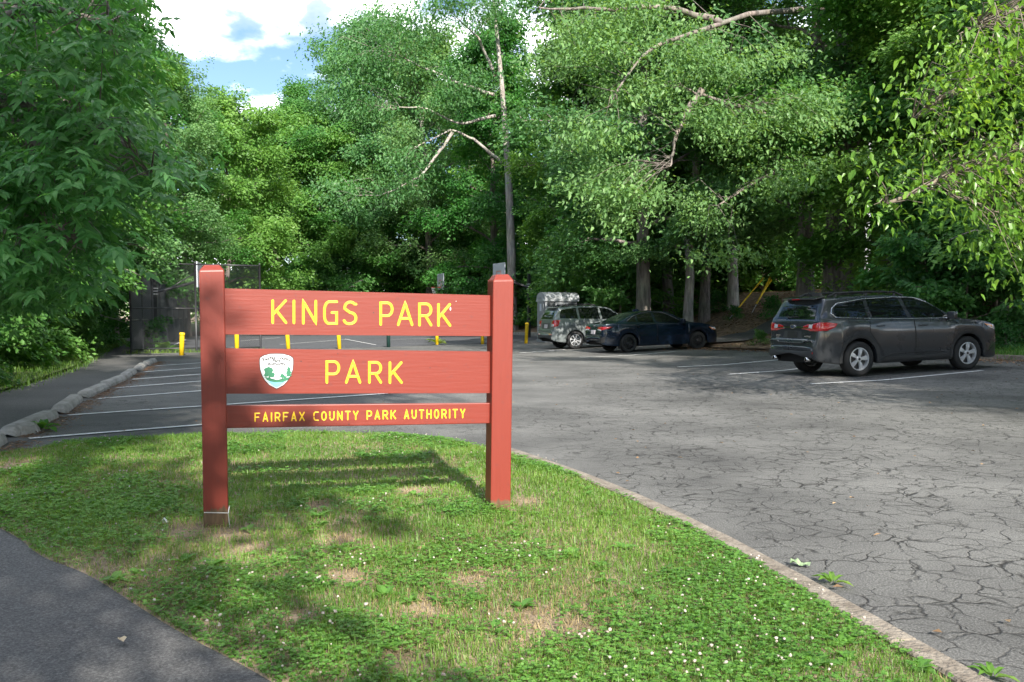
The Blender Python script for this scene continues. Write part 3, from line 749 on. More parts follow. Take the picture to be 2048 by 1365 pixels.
def post(tl, tr, bl, br, captop, m, depth, label=None):
    F = [on_plane(*tl), on_plane(*tr), on_plane(*br), on_plane(*bl)]
    down = Vector((0, 0, -.14)); F[2] = F[2] + down; F[3] = F[3] + down
    back = -snorm * depth; B = [p + back for p in F]
    hc = on_plane((tl[0] + tr[0]) / 2, captop).z - (F[0].z + F[1].z) / 2 + .004
    c = (F[0] + F[1] + B[0] + B[1]) / 4
    tops = [c + (p - c) * .62 + Vector((0, 0, hc)) for p in (F[0], F[1], B[1], B[0])]
    mb = MB(); k = mb.verts([rel(p) for p in [F[0], F[1], F[2], F[3], B[0], B[1], B[2], B[3]] + tops])
    mb.quads(np.array([[3, 2, 1, 0], [2, 6, 5, 1], [6, 7, 4, 5], [7, 3, 0, 4], [7, 6, 2, 3], [0, 1, 9, 8], [1, 5, 10, 9], [5, 4, 11, 10], [4, 0, 8, 11], [8, 9, 10, 11]]) + k)
    o = mb.build('post', m, sign, bevel=.006); return o
postL = post((398, 542), (448.5, 541), (407.5, 1082), (457, 1078), 531, M['red_post_a'], .142)
postR = post((986.5, 562), (1027.5, 561), (980.5, 1030), (1020.5, 1027), 550, M['red_post_b'], .142)
BOFF = .052
def board(tl, tr, br, bl):
    q = [on_plane(*p, BOFF) for p in (tl, tr, br, bl)]; ex = .02
    q = [q[0] - sdir * ex, q[1] + sdir * ex * 0.2, q[2] + sdir * ex * .2, q[3] - sdir * ex]
    mb = MB(); mb.prism([rel(p) for p in q][::-1], np.array(-snorm * .038)); return mb.build('board', M['red'], sign, bevel=.005)
b1 = board((449, 577), (980, 591), (980, 673), (450, 669.5))
b2 = board((450, 697), (979.5, 703.5), (979, 787), (450.5, 788))
b3 = board((451, 811), (979, 806.5), (978.5, 847.5), (452, 857))
# --- routed letters, drawn as rounded strokes with a hollow middle
def arc(cx, cy, rx, ry, a, b, n=9): return [(cx + rx * math.cos(R(t)), cy + ry * math.sin(R(t))) for t in np.linspace(a, b, n)]
GL = {
 'K': [[(0, 0), (0, 1)], [(0, .36), (.98, 1)], [(.28, .55), (1, 0)]],
 'I': [[(.5, 0), (.5, 1)]],
 'N': [[(0, 0), (0, 1), (1, 0), (1, 1)]],
 'G': [[(1, 1), (.42, 1)] + arc(.42, .62, .42, .38, 90, 180) + [(0, .36)] + arc(.36, .34, .36, .34, 180, 270) + [(1, 0), (1, .5), (.62, .5)]],
 'S': [[(1, .90)] + arc(.52, .74, .46, .26, 40, 190, 10) + [(.5, .52)] + arc(.5, .26, .5, .26, 60, -90, 9) + arc(.42, .2, .42, .2, -90, -165, 5)],
 'P': [[(0, 0), (0, 1), (.55, 1)] + arc(.58, .70, .42, .30, 90, -90, 11) + [(.0, .40)]],
 'A': [[(0, 0), (.5, 1), (1, 0)], [(.16, .29), (.84, .29)]],
 'R': [[(0, 0), (0, 1), (.55, 1)] + arc(.58, .72, .42, .28, 90, -90, 11) + [(.0, .44)], [(.52, .44), (1, 0)]],
 'F': [[(0, 0), (0, 1), (1, 1)], [(0, .52), (.8, .52)]],
 'X': [[(0, 0), (1, 1)], [(0, 1), (1, 0)]],
 'C': [[(1, 1), (.45, 1)] + arc(.42, .6, .42, .4, 90, 180) + [(0, .38)] + arc(.42, .4, .42, .4, 180, 270) + [(1, 0)]],
 'O': [arc(.5, .55, .5, .45, 90, 180, 6) + arc(.5, .45, .5, .45, 180, 270, 6) + arc(.5, .45, .5, .45, 270, 360, 6) + arc(.5, .55, .5, .45, 0, 90, 6)],
 'U': [[(0, 1), (0, .4)] + arc(.5, .42, .5, .42, 180, 360, 11) + [(1, 1)]],
 'T': [[(0, 1), (1, 1)], [(.5, 1), (.5, 0)]],
 'Y': [[(0, 1), (.5, .47), (1, 1)], [(.5, .47), (.5, 0)]],
 'H': [[(0, 0), (0, 1)], [(1, 0), (1, 1)], [(0, .5), (1, .5)]],
}
def stroke(mb, line, w, conv, lift):
    p = np.array(line, float); d = np.diff(p, axis=0); keep = np.r_[True, np.hypot(d[:, 0], d[:, 1]) > 1e-4]; p = p[keep]
    q = [p[0]]
    for a, b in zip(p[:-1], p[1:]):
        n = max(1, int(np.hypot(*(b - a)) / (w * .9)))
        for i in range(1, n + 1): q.append(a + (b - a) * i / n)
    p = np.array(q); seg = np.diff(p, axis=0); seg /= np.hypot(seg[:, 0], seg[:, 1])[:, None]
    T = np.vstack([seg[:1], seg[:-1] + seg[1:], seg[-1:]]); ln = np.hypot(T[:, 0], T[:, 1])[:, None]; T = T / np.maximum(ln, .3)
    nn = np.column_stack([-T[:, 1], T[:, 0]]); dt = np.einsum('ij,ij->i', nn[1:-1], np.column_stack([-seg[:-1, 1], seg[:-1, 0]]))
    sc_ = np.ones(len(p)); sc_[1:-1] = 1 / np.clip(dt, .45, 1)
    r = w / 2; rows = []
    for a in (0, 30, 60): rows.append((p[0] - T[0] * r * math.cos(R(a)), nn[0], r * max(.06, math.sin(R(a)))))
    for i in range(len(p)): rows.append((p[i], nn[i], r * sc_[i]))
    for a in (60, 30, 0): rows.append((p[-1] + T[-1] * r * math.cos(R(a)), nn[-1], r * max(.06, math.sin(R(a)))))
    cs = [(-1.0, -.001), (-.94, .0022), (-.45, .0009), (0, .0005), (.45, .0009), (.94, .0022), (1.0, -.001)]
    V = []
    for c, n_, h in rows:
        for u, z in cs: V.append(conv(c[0] + n_[0] * h * u, c[1] + n_[1] * h * u, z + lift))
    k = mb.verts(V); m_ = len(cs); i = np.arange(len(rows) - 1)[:, None] * m_; j = np.arange(m_ - 1)[None, :]
    mb.quads(np.stack([k + i + j, k + i + m_ + j, k + i + m_ + j + 1, k + i + j + 1], -1))
ZX = lambda X: 380 + X / 2.9257
ZY = lambda Y: 500 + Y / 2.925
def letter(ch, x0, x1, yt, yb, sw, parent):
    x0, x1, yt, yb = ZX(x0), ZX(x1), ZY(yt), ZY(yb); sw /= 2.926; h = sw / 2; mb = MB()
    if ch == 'I': a, b = (x0 + x1) / 2 - .001, (x0 + x1) / 2 + .001
    else: a, b = x0 + h, x1 - h
    conv = lambda X, Y, z: rel(on_plane(X, Y, BOFF - z))
    for i, ln in enumerate(GL[ch]):
        stroke(mb, [(a + (b - a) * u, (yb - h) + ((yt + h) - (yb - h)) * v) for u, v in ln], sw, conv, i * .0002)
    o = mb.build('letter', M['letter'], parent, smooth=True); return o
row1 = [('K', 476, 569, 290, 434), ('I', 597, 619, 292, 435), ('N', 655, 744, 293, 437), ('G', 779, 866, 296, 439), ('S', 893, 979, 298, 441), ('P', 1108, 1191, 303, 444), ('A', 1211, 1307, 305, 446), ('R', 1335, 1418, 309, 448), ('K', 1446, 1529, 312, 450)]
for c in row1: letter(*c, 15.8, b1)
for c in [('P', 793, 879, 647, 783), ('A', 907, 1002, 649, 783), ('R', 1042, 1124, 651, 783), ('K', 1162, 1245, 653, 784)]: letter(*c, 15.4, b2)
def word(s, x0, x1, y0, y1, b0, bb, wid=None):
    ws = [(.28 if c == 'I' else 1.0) for c in s]; gap = .42; tot = sum(ws) + gap * (len(s) - 1); x = 0
    for c, w in zip(s, ws):
        f0, f1 = x / tot, (x + w) / tot; fm = (f0 + f1) / 2
        letter(c, x0 + (x1 - x0) * f0, x0 + (x1 - x0) * f1, y0 + (y1 - y0) * fm, b0 + (bb - b0) * fm, 7.8, b3); x += w + gap
word('FAIRFAX', 377, 672, 953, 947, 1008, 1002); word('COUNTY', 721, 986, 946, 941, 1001, 996); word('PARK', 1033, 1206, 940, 937, 995, 991); word('AUTHORITY', 1252, 1611, 936, 930, 991, 985)
# --- shield emblem on the middle board
em = None
def shp(name, pts, mt, off, thick, parent):
    q = [rel(on_plane(ZX(x), ZY(y), BOFF - off)) for x, y in pts]
    mb = MB(); mb.prism(q, np.array(-snorm * thick)); return mb.build(name, mt, parent)
def shield(s):
    cx, cy = 506, 712
    right = [(506, 606), (545, 607), (582, 617), (601, 628), (606, 640), (606, 668), (603, 700), (592, 735), (574, 765), (548, 793), (507, 815)]
    left = [(cx - (x - cx), y) for x, y in right[::-1]][1:-1]
    return [(cx + (x - cx) * s, cy + (y - cy) * s) for x, y in right + left]
def splineloop(pts, n=4):
    p = np.array(pts); out = []
    for i in range(len(p)):
        a, b, c, d = p[i - 1], p[i], p[(i + 1) % len(p)], p[(i + 2) % len(p)]
        for t in np.arange(n) / n: out.append(tuple(.5 * (2 * b + (c - a) * t + (2 * a - 5 * b + 4 * c - d) * t * t + (3 * b - a - 3 * c + d) * t ** 3)))
    return out
blk = simple('emblem_black', (.015, .015, .017), .4); grn = simple('emblem_green', (.02, .14, .07), .45); blu = simple('emblem_blue', (.16, .42, .62), .4); wht = simple('emblem_white', (.62, .63, .66), .4)
em = shp('emblem', shield(1.0), blk, .004, .0036, sign)
em['label'] = 'white shield emblem with green trees and blue water'
shp('emblem_face', shield(.965), wht, .0046, .003, em)
shp('border_line', shield(.925), blk, .0050, .003, em); shp('emblem_field', shield(.905), wht, .0054, .003, em)
rg = np.random.RandomState(4)
def blob(cx, cy, rx, ry, n=16, j=.2): return [(cx + rx * (1 + j * rg.randn() * .6) * math.cos(t), cy + ry * (1 + j * rg.randn() * .6) * math.sin(t)) for t in np.linspace(0, 2 * math.pi, n, endpoint=False)]
shp('emblem_water', [(452, 768), (480, 772), (520, 771), (563, 760), (548, 780), (527, 795), (507, 804), (488, 795), (468, 782)], blu, .0058, .003, em)
shp('emblem_tree', blob(460, 706, 28, 21), grn, .0062, .003, em); shp('emblem_tree', blob(478, 732, 19, 14), grn, .0063, .003, em); shp('emblem_tree', blob(446, 730, 14, 13), grn, .0064, .003, em)
shp('emblem_tree', [(461, 722), (468, 722), (472, 756), (458, 756)], grn, .0060, .003, em)
shp('emblem_ground', [(436, 742), (470, 757), (510, 765), (545, 758), (585, 744), (572, 762), (545, 774), (500, 776), (468, 770), (450, 762)], grn, .0061, .003, em)
shp('emblem_tree', [(578, 680), (590, 700), (584, 704), (596, 720), (588, 724), (596, 738), (560, 742), (568, 728), (560, 724), (570, 706), (565, 702)], grn, .0063, .003, em)
shp('emblem_tree', blob(540, 738, 14, 12), grn, .0062, .003, em); shp('emblem_tree', blob(556, 748, 10, 10), grn, .0064, .003, em); shp('emblem_tree', [(538, 746), (543, 746), (546, 764), (534, 764)], grn, .0060, .003, em)
def txt(s, size, name='lettering', bold=0.0):
    c = bpy.data.curves.new(name, 'FONT'); c.body = s; c.size = size; c.align_x = 'CENTER'; c.align_y = 'CENTER'; c.extrude = .0004; c.offset = bold
    o = bpy.data.objects.new('t', c); COL.objects.link(o); bpy.context.view_layer.update()
    me = bpy.data.meshes.new_from_object(o.evaluated_get(bpy.context.evaluated_depsgraph_get())); bpy.data.objects.remove(o); bpy.data.curves.remove(c); return me
def emb_text(s, x, y, size, rot):
    me = txt(s, size, bold=.0009); o = add('lettering', me, em, blk); p = on_plane(ZX(x), ZY(y), BOFF - .0062)
    ex, ey = sdir, Vector((0, 0, 1)); c_, s_ = math.cos(rot), math.sin(rot); ux = ex * c_ + ey * s_; uy = ey * c_ - ex * s_
    o.matrix_local = Matrix(((ux.x, uy.x, snorm.x, p.x - sroot.x), (ux.y, uy.y, snorm.y, p.y - sroot.y), (ux.z, uy.z, snorm.z, p.z - sroot.z), (0, 0, 0, 1)))
s0 = 'Fairfax County'
adv = {'i': .5, 'r': .68, 't': .6, ' ': .75, 'C': 1.25, 'F': 1.1, 'f': .62, 'y': .95}
tot = sum(adv.get(c, 1) for c in s0); x = 0
for c in s0:
    w_ = adv.get(c, 1); u = (x + w_ / 2) / tot; x += w_
    if c == ' ': continue
    X = 424 + 164 * u; a = (u - .5) * 2; emb_text(c, X, 631 + 15 * a * a, .027, -R(17) * a)
emb_text('Park', 507, 649, .026, 0); emb_text('Authority', 507, 668, .0265, 0)
for X, Y, r_, mt_ in ((1524, 345, 7, M['white']), (1074, 368, 4, blk), (650, 652, 4, blk), (1557, 301, 3, M['white']), (865, 608, 3, blk), (1405, 690, 3, blk), (930, 1020, 4, blk)):
    shp('paint_chip', [(X + r_ * (.5 if mt_ is M['white'] else 1) * math.cos(t) * (1 + .3 * math.sin(3 * t)), Y + r_ * math.sin(t) * (1.5 if r_ > 6 else .9)) for t in np.linspace(0, 6.28, 9)[:-1]], mt_, .0008, .002, sign)
# --- string round the left post's foot
mb = MB(); fp = [on_plane(408.5, 1025.5, -.003), on_plane(456.5, 1026.5, -.003)]; a, b = fp; bk = -snorm * .150
mb.tube([rel(a), rel(b), rel(b + bk), rel(a + bk), rel(a)], .0022, 6); mb.tube([rel(b), rel(on_plane(458.5, 1015, -.003)), rel(on_plane(459, 1012, -.002))], .002, 6); mb.tube([rel(b), rel(on_plane(459.5, 1055, -.004)), rel(on_plane(460, 1075, -.004))], .002, 6)
o = mb.build('string', M['white'], None, True, loc=sroot); tag(o, 'thin white string tied round the foot of the left red post', 'string')
# ------------------------------------------------------------------ cars
def paint(name, col, flake=.35, rough=.32):
    m, t, b = mat(name); b.inputs['Base Color'].default_value = (*col, 1); b.inputs['Metallic'].default_value = flake; b.inputs['Roughness'].default_value = rough
    b.inputs['Coat Weight'].default_value = 1.0; b.inputs['Specular IOR Level'].default_value = .2; b.inputs['Coat Roughness'].default_value = .05
    L = t.links.new; tcn = N(t, 'ShaderNodeTexCoord'); n = N(t, 'ShaderNodeTexNoise'); n.inputs['Scale'].default_value = 2.2; n.inputs['Detail'].default_value = 8
    L(tcn.outputs['Object'], n.inputs['Vector']); mr = N(t, 'ShaderNodeMapRange'); mr.inputs[1].default_value = .3; mr.inputs[2].default_value = .7; mr.inputs[3].default_value = rough * .8; mr.inputs[4].default_value = rough * 1.35
    L(n.outputs['Fac'], mr.inputs[0]); L(mr.outputs[0], b.inputs['Roughness'])
    return m
GLASS = simple('car_glass', (.006, .008, .008), .02, spec=.5)
TRIM = simple('black_trim', (.018, .018, .019), .55); GAP = simple('panel_gap', (.004, .004, .004), .8)
CHROME = simple('chrome', (.62, .63, .65), .12, metal=1); TYRE = simple('tyre_rubber', (.017, .017, .018), .8, bump=.2, bscale=80)
ALLOY = simple('alloy_rim', (.52, .53, .55), .35, metal=.35); ALLOYB = simple('black_rim', (.035, .036, .04), .3, metal=.5); DARK = simple('wheel_well', (.006, .006, .006), .9)
RED = simple('red_lens', (.42, .008, .014), .1, spec=.7, coat=1); CLEAR = simple('clear_lens', (.55, .55, .57), .1, spec=.7, coat=1); AMBER = simple('amber_lens', (.65, .19, .01), .12, coat=1)
PLATE = simple('number_plate', (.42, .40, .42), .5, vcol=(.6, .55, .58), vscale=16); PLATED = simple('dark_plate', (.02, .02, .02), .5)

def pchip(xs, ys, x):
    xs = np.array(xs, float); ys = np.array(ys, float); h = np.diff(xs); d = np.diff(ys) / h; m = np.zeros(len(xs)); m[0] = d[0]; m[-1] = d[-1]
    for i in range(1, len(xs) - 1):
        if d[i - 1] * d[i] > 0:
            w1, w2 = 2 * h[i] + h[i - 1], h[i] + 2 * h[i - 1]; m[i] = (w1 + w2) / (w1 / d[i - 1] + w2 / d[i])
    x = np.clip(x, xs[0], xs[-1]); i = np.clip(np.searchsorted(xs, x) - 1, 0, len(h) - 1); t = (x - xs[i]) / h[i]
    return (2*t**3-3*t*t+1)*ys[i] + (t**3-2*t*t+t)*h[i]*m[i] + (-2*t**3+3*t*t)*ys[i+1] + (t**3-t*t)*h[i]*m[i+1]

class Car:
    """a lofted shell; origin on the ground below the middle of the rear axle, x forward, y left"""
    def __init__(s, name, spec, label):
        s.e = empty(name, (0, 0, 0), 0, label, 'car'); s.sp = spec; s.shell()
    def shell(s):
        sp = s.sp; zc = sp['zc']; x0, x1 = zc[0][0], zc[0][-1]; wb, rt = sp['wb'], sp['tyre'] / 2; ra = rt + sp.get('archgap', .06)
        xs = np.unique(np.round(np.concatenate([np.arange(x0, x1, .045), x0 + np.linspace(0, .5, 70) ** 1.0, x1 - np.linspace(0, .3, 40), [x1], wb + ra * np.cos(np.linspace(0, math.pi, 40)), ra * np.cos(np.linspace(0, math.pi, 40))]), 4))
        Zc = pchip(*zc, xs); Wd = pchip(*sp['w'], xs); Zb = pchip(*sp['zb'], xs); Zbelt = pchip(*sp['belt'], xs)
        for xw in (0, wb):
            u = ra * ra - (xs - xw) ** 2; a = rt + np.sqrt(np.maximum(u, 0)); Zb = np.where(u > 0, np.maximum(Zb, a), Zb)
        tum = sp['tumble']; rows = []; ns = 34
        for x, c, w, b, z in zip(xs, Zc, Wd, Zb, Zbelt):
            z = min(z, c - .035); b = min(b, z - .06); top = c - sp['crown'] * min(1, max(0, (c - z) / .25)) - .012; top = max(top, z + .012)
            hgt = top - z; wbelt = w - sp['shoulder']; wt = wbelt - .05 * min(1, hgt / .1) - tum * hgt
            hb = z - b
            pts = [(w - .16, b + .02), (w - .035, b + .0), (w - .012, b + .13 * hb), (w, b + .45 * hb), (w - .005, b + .72 * hb), (w - .022, b + .90 * hb), (wbelt, z), (wbelt - .05 * min(1, hgt / .1) - tum * hgt * .5, z + hgt * .5), (wt, top), (wt - .10, top + (c - top) * .55), (wt * .5, c - (c - top) * .12), (0, c)]
            rows.append(pts)
        p = np.array(rows); ks = np.linspace(0, p.shape[1] - 1, 48)
        # Catmull-Rom along the section
        i = np.clip(np.floor(ks).astype(int), 0, p.shape[1] - 2); t = (ks - i)[None, :, None]
        g = lambda j: p[:, np.clip(j, 0, p.shape[1] - 1)]
        a, b_, c_, d = g(i - 1), g(i), g(i + 1), g(i + 2); d = np.where((i + 2 > p.shape[1] - 1)[None, :, None], c_, d)
        q = .5 * (2*b_ + (c_-a)*t*.75 + (0)*t + ((2*a-5*b_+4*c_-d)*.75 + (b_*-.0))*0) if False else None
        m1 = (c_ - a) * .38; m2 = (d - b_) * .38
        q = (2*t**3-3*t*t+1)*b_ + (t**3-2*t*t+t)*m1 + (-2*t**3+3*t*t)*c_ + (t**3-t*t)*m2
        n = len(xs); k = q.shape[1]
        R_ = np.concatenate([np.repeat(xs[:, None, None], k, 1), -q[..., 0:1], q[..., 1:2]], -1); Lf = R_[:, -2::-1] * np.array([1, -1, 1]); S = np.concatenate([R_, Lf], 1); kk = S.shape[1]
        mb = MB(); o = mb.verts(S); ii = np.arange(n - 1)[:, None] * kk; jj = np.arange(kk - 1)[None, :]
        mb.quads(np.stack([o + ii + jj, o + ii + jj + 1, o + ii + kk + jj + 1, o + ii + kk + jj], -1))
        for e in (0, n - 1):
            cc = mb.verts(S[e].mean(0)[None]); bb = o + e * kk; j = np.arange(kk - 1); f = np.stack([np.full(kk - 1, cc), bb + j, bb + j + 1], -1); mb.tris(f[:, ::-1] if e else f)
        s.body = mb.build('body', s.sp['paint'], s.e, True); me = s.body.data
        s.bvh = BVHTree.FromPolygons([v.co.copy() for v in me.vertices], [tuple(f.vertices) for f in me.polygons])
        s.me = me; s.x = (x0, x1)
        mb = MB(); h = sp['tyre'] * .55
        mb.box(((x0 + x1) / 2, 0, h + .02), (x1 - x0 - .25, min(sp['w'][1]) * .0 + 1.30, h - .18)); mb.build('underbody', DARK, s.e)
    def near(s, p, off=0.0):
        """nearest point of the shell, with a normal that points away from the car's core"""
        p = Vector(p); x0, x1 = s.x; loc = None
        if abs(p.y) >= .985: loc, nrm, _, _ = s.bvh.ray_cast(p, Vector((0, -1 if p.y > 0 else 1, 0)), .6)
        elif p.x <= x0 - .03 and abs(p.y) < .75: loc, nrm, _, _ = s.bvh.ray_cast(p, Vector((1, 0, 0)), .9)
        if loc is None: loc, nrm, _, _ = s.bvh.find_nearest(p)
        core = Vector((min(max(loc.x, x0 + .8), x1 - .8), 0, .7))
        if nrm.dot(loc - core) < 0: nrm = -nrm
        return loc + nrm * off, nrm
    def patch(s, name, A, B, mt, off=.004, nu=10, nv=8, parent=None, skirt=.012, smooth=True, bulge=0.0):
        """a ruled panel between the polylines A and B, laid on the shell"""
        def rs(L_, n):
            p = np.array(L_, float); d = np.r_[0, np.cumsum(np.linalg.norm(np.diff(p, axis=0), axis=1))]; u = np.linspace(0, d[-1], n)
            return np.column_stack([np.interp(u, d, p[:, i]) for i in range(3)])
        a, b = rs(A, nu), rs(B, nu); V = np.zeros((nv + 2, nu + 2, 3))
        for j in range(nv):
            for i in range(nu):
                t = j / (nv - 1); q = a[i] * (1 - t) + b[i] * t; bl = bulge * max(0, math.sin(math.pi * t)) ** .6 * max(0, math.sin(math.pi * i / (nu - 1))) ** .6
                loc, nrm = s.near(q, off + bl); V[j + 1, i + 1] = loc
                if j in (0, nv - 1) or i in (0, nu - 1):
                    s_, _ = loc - nrm * skirt, 0
                    if j == 0: V[0, i + 1] = s_
                    if j == nv - 1: V[nv + 1, i + 1] = s_
                    if i == 0: V[j + 1, 0] = s_
                    if i == nu - 1: V[j + 1, nu + 1] = s_
        V[0, 0] = V[0, 1]; V[0, -1] = V[0, -2]; V[-1, 0] = V[-1, 1]; V[-1, -1] = V[-1, -2]
        mb = MB(); I = V[1:-1, 1:-1]; k = mb.verts(I); ii = np.arange(nv - 1)[:, None] * nu; jj = np.arange(nu - 1)[None, :]
        mb.quads(np.stack([k + ii + jj, k + ii + jj + 1, k + ii + nu + jj + 1, k + ii + nu + jj], -1))
        for E, K in ((I[0], V[0, 1:-1]), (I[-1], V[-1, 1:-1]), (I[:, 0], V[1:-1, 0]), (I[:, -1], V[1:-1, -1])):
            m_ = len(E); k = mb.verts(np.vstack([E, K])); q = np.arange(m_ - 1); mb.quads(np.stack([k + q, k + q + 1, k + m_ + q + 1, k + m_ + q], -1))
        return mb.build(name, mt, parent or s.e, smooth)
    def line(s, name, pts, rad, mt, off=0.0, parent=None, n=4):
        p = []
        for a, b in zip(pts[:-1], pts[1:]):
            for i in range(n): p.append(np.array(a) * (1 - i / n) + np.array(b) * i / n)
        p.append(np.array(pts[-1])); mb = MB(); mb.tube([s.near(q, off)[0] for q in p], rad, 6); return mb.build(name, mt, parent or s.e, True)
    def sides(s, f):
        for sg in (-1, 1): f(lambda x, z, y=1.0, sg=sg: (x, sg * y, z), sg)
    def wheels(s, rim, spokes, split=0, track=None, cover=False):
        sp = s.sp; r = sp['tyre'] / 2; w = sp.get('tw', .23); rr = r * sp.get('rimr', .66); tk = track or sp['track']
        tp = [(rr - .01, -w/2 + .02), (rr + .015, -w/2), (r - .05, -w/2 - .004), (r - .014, -w/2 + .02), (r, -w/2 + .05), (r, w/2 - .05), (r - .014, w/2 - .02), (r - .05, w/2 + .004), (rr + .015, w/2), (rr - .01, w/2 - .02)]
        mt_ = MB(); mt_.lathe(tp, 48, 'y'); tm = mt_.mesh('tyre', True); tm.materials.append(TYRE)
        mr = MB(); mr.lathe([(rr, -w/2 + .015), (rr - .022, -w/2 + .012), (rr - .03, -w/2 + .05), (rr - .03, w/2 - .03), (rr, w/2 - .02)], 40, 'y')
        yo = -w/2 + .028
        for i in range(spokes):
            for d in ((-split, split) if split else (0,)):
                a = 2 * math.pi * i / spokes + .31; a2 = a + d; ca, sa = math.cos(a), math.sin(a); cb, sb = math.cos(a2), math.sin(a2)
                hw0, hw1 = sp['spw']; px_, pz_ = -sb, cb
                i0 = (ca * .05 * 1.0, sa * .05); o1 = (cb * (rr - .015), sb * (rr - .015)); q = []
                for (cx, cz), hw, yy in (((i0[0], i0[1]), hw0, yo + .002), ((cb * rr * .55, sb * rr * .55), (hw0 + hw1) / 2, yo - .006), (o1, hw1, yo + .004)):
                    for u, dy in ((-1, .03), (-.7, 0), (.7, 0), (1, .03)): q.append((cx + px_ * hw * u, yy + dy, cz + pz_ * hw * u))
                k = mr.verts(q)
                for st in (0, 4):
                    for c in range(3): mr.quads([[k + st + c, k + st + c + 1, k + st + 4 + c + 1, k + st + 4 + c]])
        mr.lathe([(0, yo - .012), (.05, yo - .010), (.065, yo + .0), (.065, yo + .05)], 20, 'y'); rm = mr.mesh('rim', False); rm.materials.append(rim)
        md = MB(); md.lathe([(0, yo + .07), (rr - .03, yo + .07)], 32, 'y'); dm = md.mesh('brake_disc'); dm.materials.append(simple_once('brake', (.05, .05, .05), rough=.6))
        me_ = MB(); me_.lathe([(0, yo - .016), (.028, yo - .015), (.03, yo - .01)], 12, 'y'); hm = me_.mesh('hub_cap'); hm.materials.append(TRIM)
        for xw in (0, sp['wb']):
            for sg in (-1, 1):
                e = bpy.data.objects.new('wheel', None); COL.objects.link(e); e.parent = s.e; e.location = (xw, sg * (tk / 2), r); e.rotation_euler = (0, .4 * xw + sg, 0 if sg < 0 else math.pi)
                for nm, mm in (('tyre', tm), ('rim', rm), ('brake_disc', dm), ('hub_cap', hm)): add(nm, mm, e)
    def place(s, rear_px, rear_Y, theta):
        """puts the right rear wheel under the photo's pixel at distance rear_Y"""
        q = P(rear_px, 700, rear_Y); c, sn = math.cos(theta), math.sin(theta); h = s.sp['track'] / 2 + .1
        ox, oy = q.x - (sn * h), rear_Y + (c * h); s.e.location = (ox, oy, float(z_lot(ox, oy)) - .004); s.e.rotation_euler = (0, -math.atan(.032), theta)
    def text(s, t, size, loc, mt, h=.0):
        me = txt(t, size, bold=.002); o = add('lettering', me, s.e, mt); p, n = s.near(loc, .006)
        o.matrix_local = Matrix(((0, 0, -1, p.x), (-1, 0, 0, p.y), (0, 1, 0, p.z), (0, 0, 0, 1))); return o

def side_common(c, win, doors, handles, mirror, trim, sill_z, winZ, rail=None):
    """windows, doors, handles and mirrors on both sides"""
    def f(pt, sg):
        # doors first: dark gap, then the painted skin with its handle and window
        for k_, (lo, hi) in enumerate(doors):
            A = [pt(*q) for q in lo]; B = [pt(*q) for q in hi]
            ctr = (np.mean([q[0] for q in lo]) + np.mean([q[0] for q in hi])) / 2
            gr = lambda L_, s_: [(q[0] + s_ * .012, q[1], q[2]) for q in L_]
            c.patch('door_gap', gr(A, -1), gr(B, 1), GAP, .0012, 14, 5, skirt=.004)
            d = c.patch('door', A, B, c.sp['paint'], .0045, 16, 9, skirt=.006)
            hx, hz = handles[k_]; p, n = c.near(pt(hx, hz), .022)
            mb = MB(); mb.tube([c.near(pt(hx - .10, hz), .008)[0], c.near(pt(hx - .08, hz), .03)[0], c.near(pt(hx + .08, hz + .004), .03)[0], c.near(pt(hx + .10, hz + .004), .008)[0]], .014, 8); mb.build('handle', c.sp.get('handle', c.sp['paint']), d, True)
        for k_, (lo, hi) in enumerate(win):
            o = c.patch('window', [pt(*q) for q in lo], [pt(*q) for q in hi], GLASS, .0075, 12, 7, skirt=.01)
        loop = trim
        if loop: c.line('window_trim', [pt(*q) for q in loop], .011, c.sp.get('trimmat', CHROME), .009, n=6)
        mx_, mz_ = mirror; p, n = c.near(pt(mx_, mz_), 0)
        mb = MB(); y = p.y; th = np.linspace(0, math.pi, 7)
        mb.tube([(mx_, y - sg * .02, mz_ - .02), (mx_ - .03, y + sg * .08, mz_ + .0)], [.03, .035], 8)
        bx = [(mx_ - .09, y + sg * .07), (mx_ + .06, y + sg * .07), (mx_ + .04, y + sg * .24), (mx_ - .06, y + sg * .26)]
        pr = [(a[0], a[1], mz_ - .045) for a in bx]
        mb.prism(pr if sg > 0 else pr[::-1], (0, 0, .16)); mb.build('mirror', c.sp.get('mirrormat', c.sp['paint']), c.e, True, bevel=.03)
    c.sides(f)

def rails(c, pts, h, mt, ww):
    for sg in (-1, 1):
        q = [c.near((x, sg * ww, 3), 0)[0] for x in pts]; mb = MB()
        top = [q[0] + Vector((0, 0, .01))] + [v + Vector((0, 0, h)) for v in q[1:-1]] + [q[-1] + Vector((0, 0, .01))]
        mb.tube(top, .022, 8)
        for i in (1, len(q) // 2, len(q) - 2): mb.tube([q[i], top[i]], .03, 6)
        mb.build('roof_rail', mt, c.e, True)

def arch_trim(c, mt, rad, w0=.03):
    sp = c.sp; r = sp['tyre'] / 2; ra = r + sp.get('archgap', .06)
    for xw in (0, sp['wb']):
        for sg in (-1, 1):
            t = np.radians(np.linspace(-8, 188, 25)); mb = MB()
            A = [(xw + (ra + .006) * math.cos(a), sg * 1.0, r + (ra + .006) * math.sin(a)) for a in t]; B = [(xw + (ra + rad) * math.cos(a), sg * 1.0, r + (ra + rad) * math.sin(a)) for a in t]
            c.patch('wheel_arch', A, B, mt, .010, 25, 4, skirt=.02)

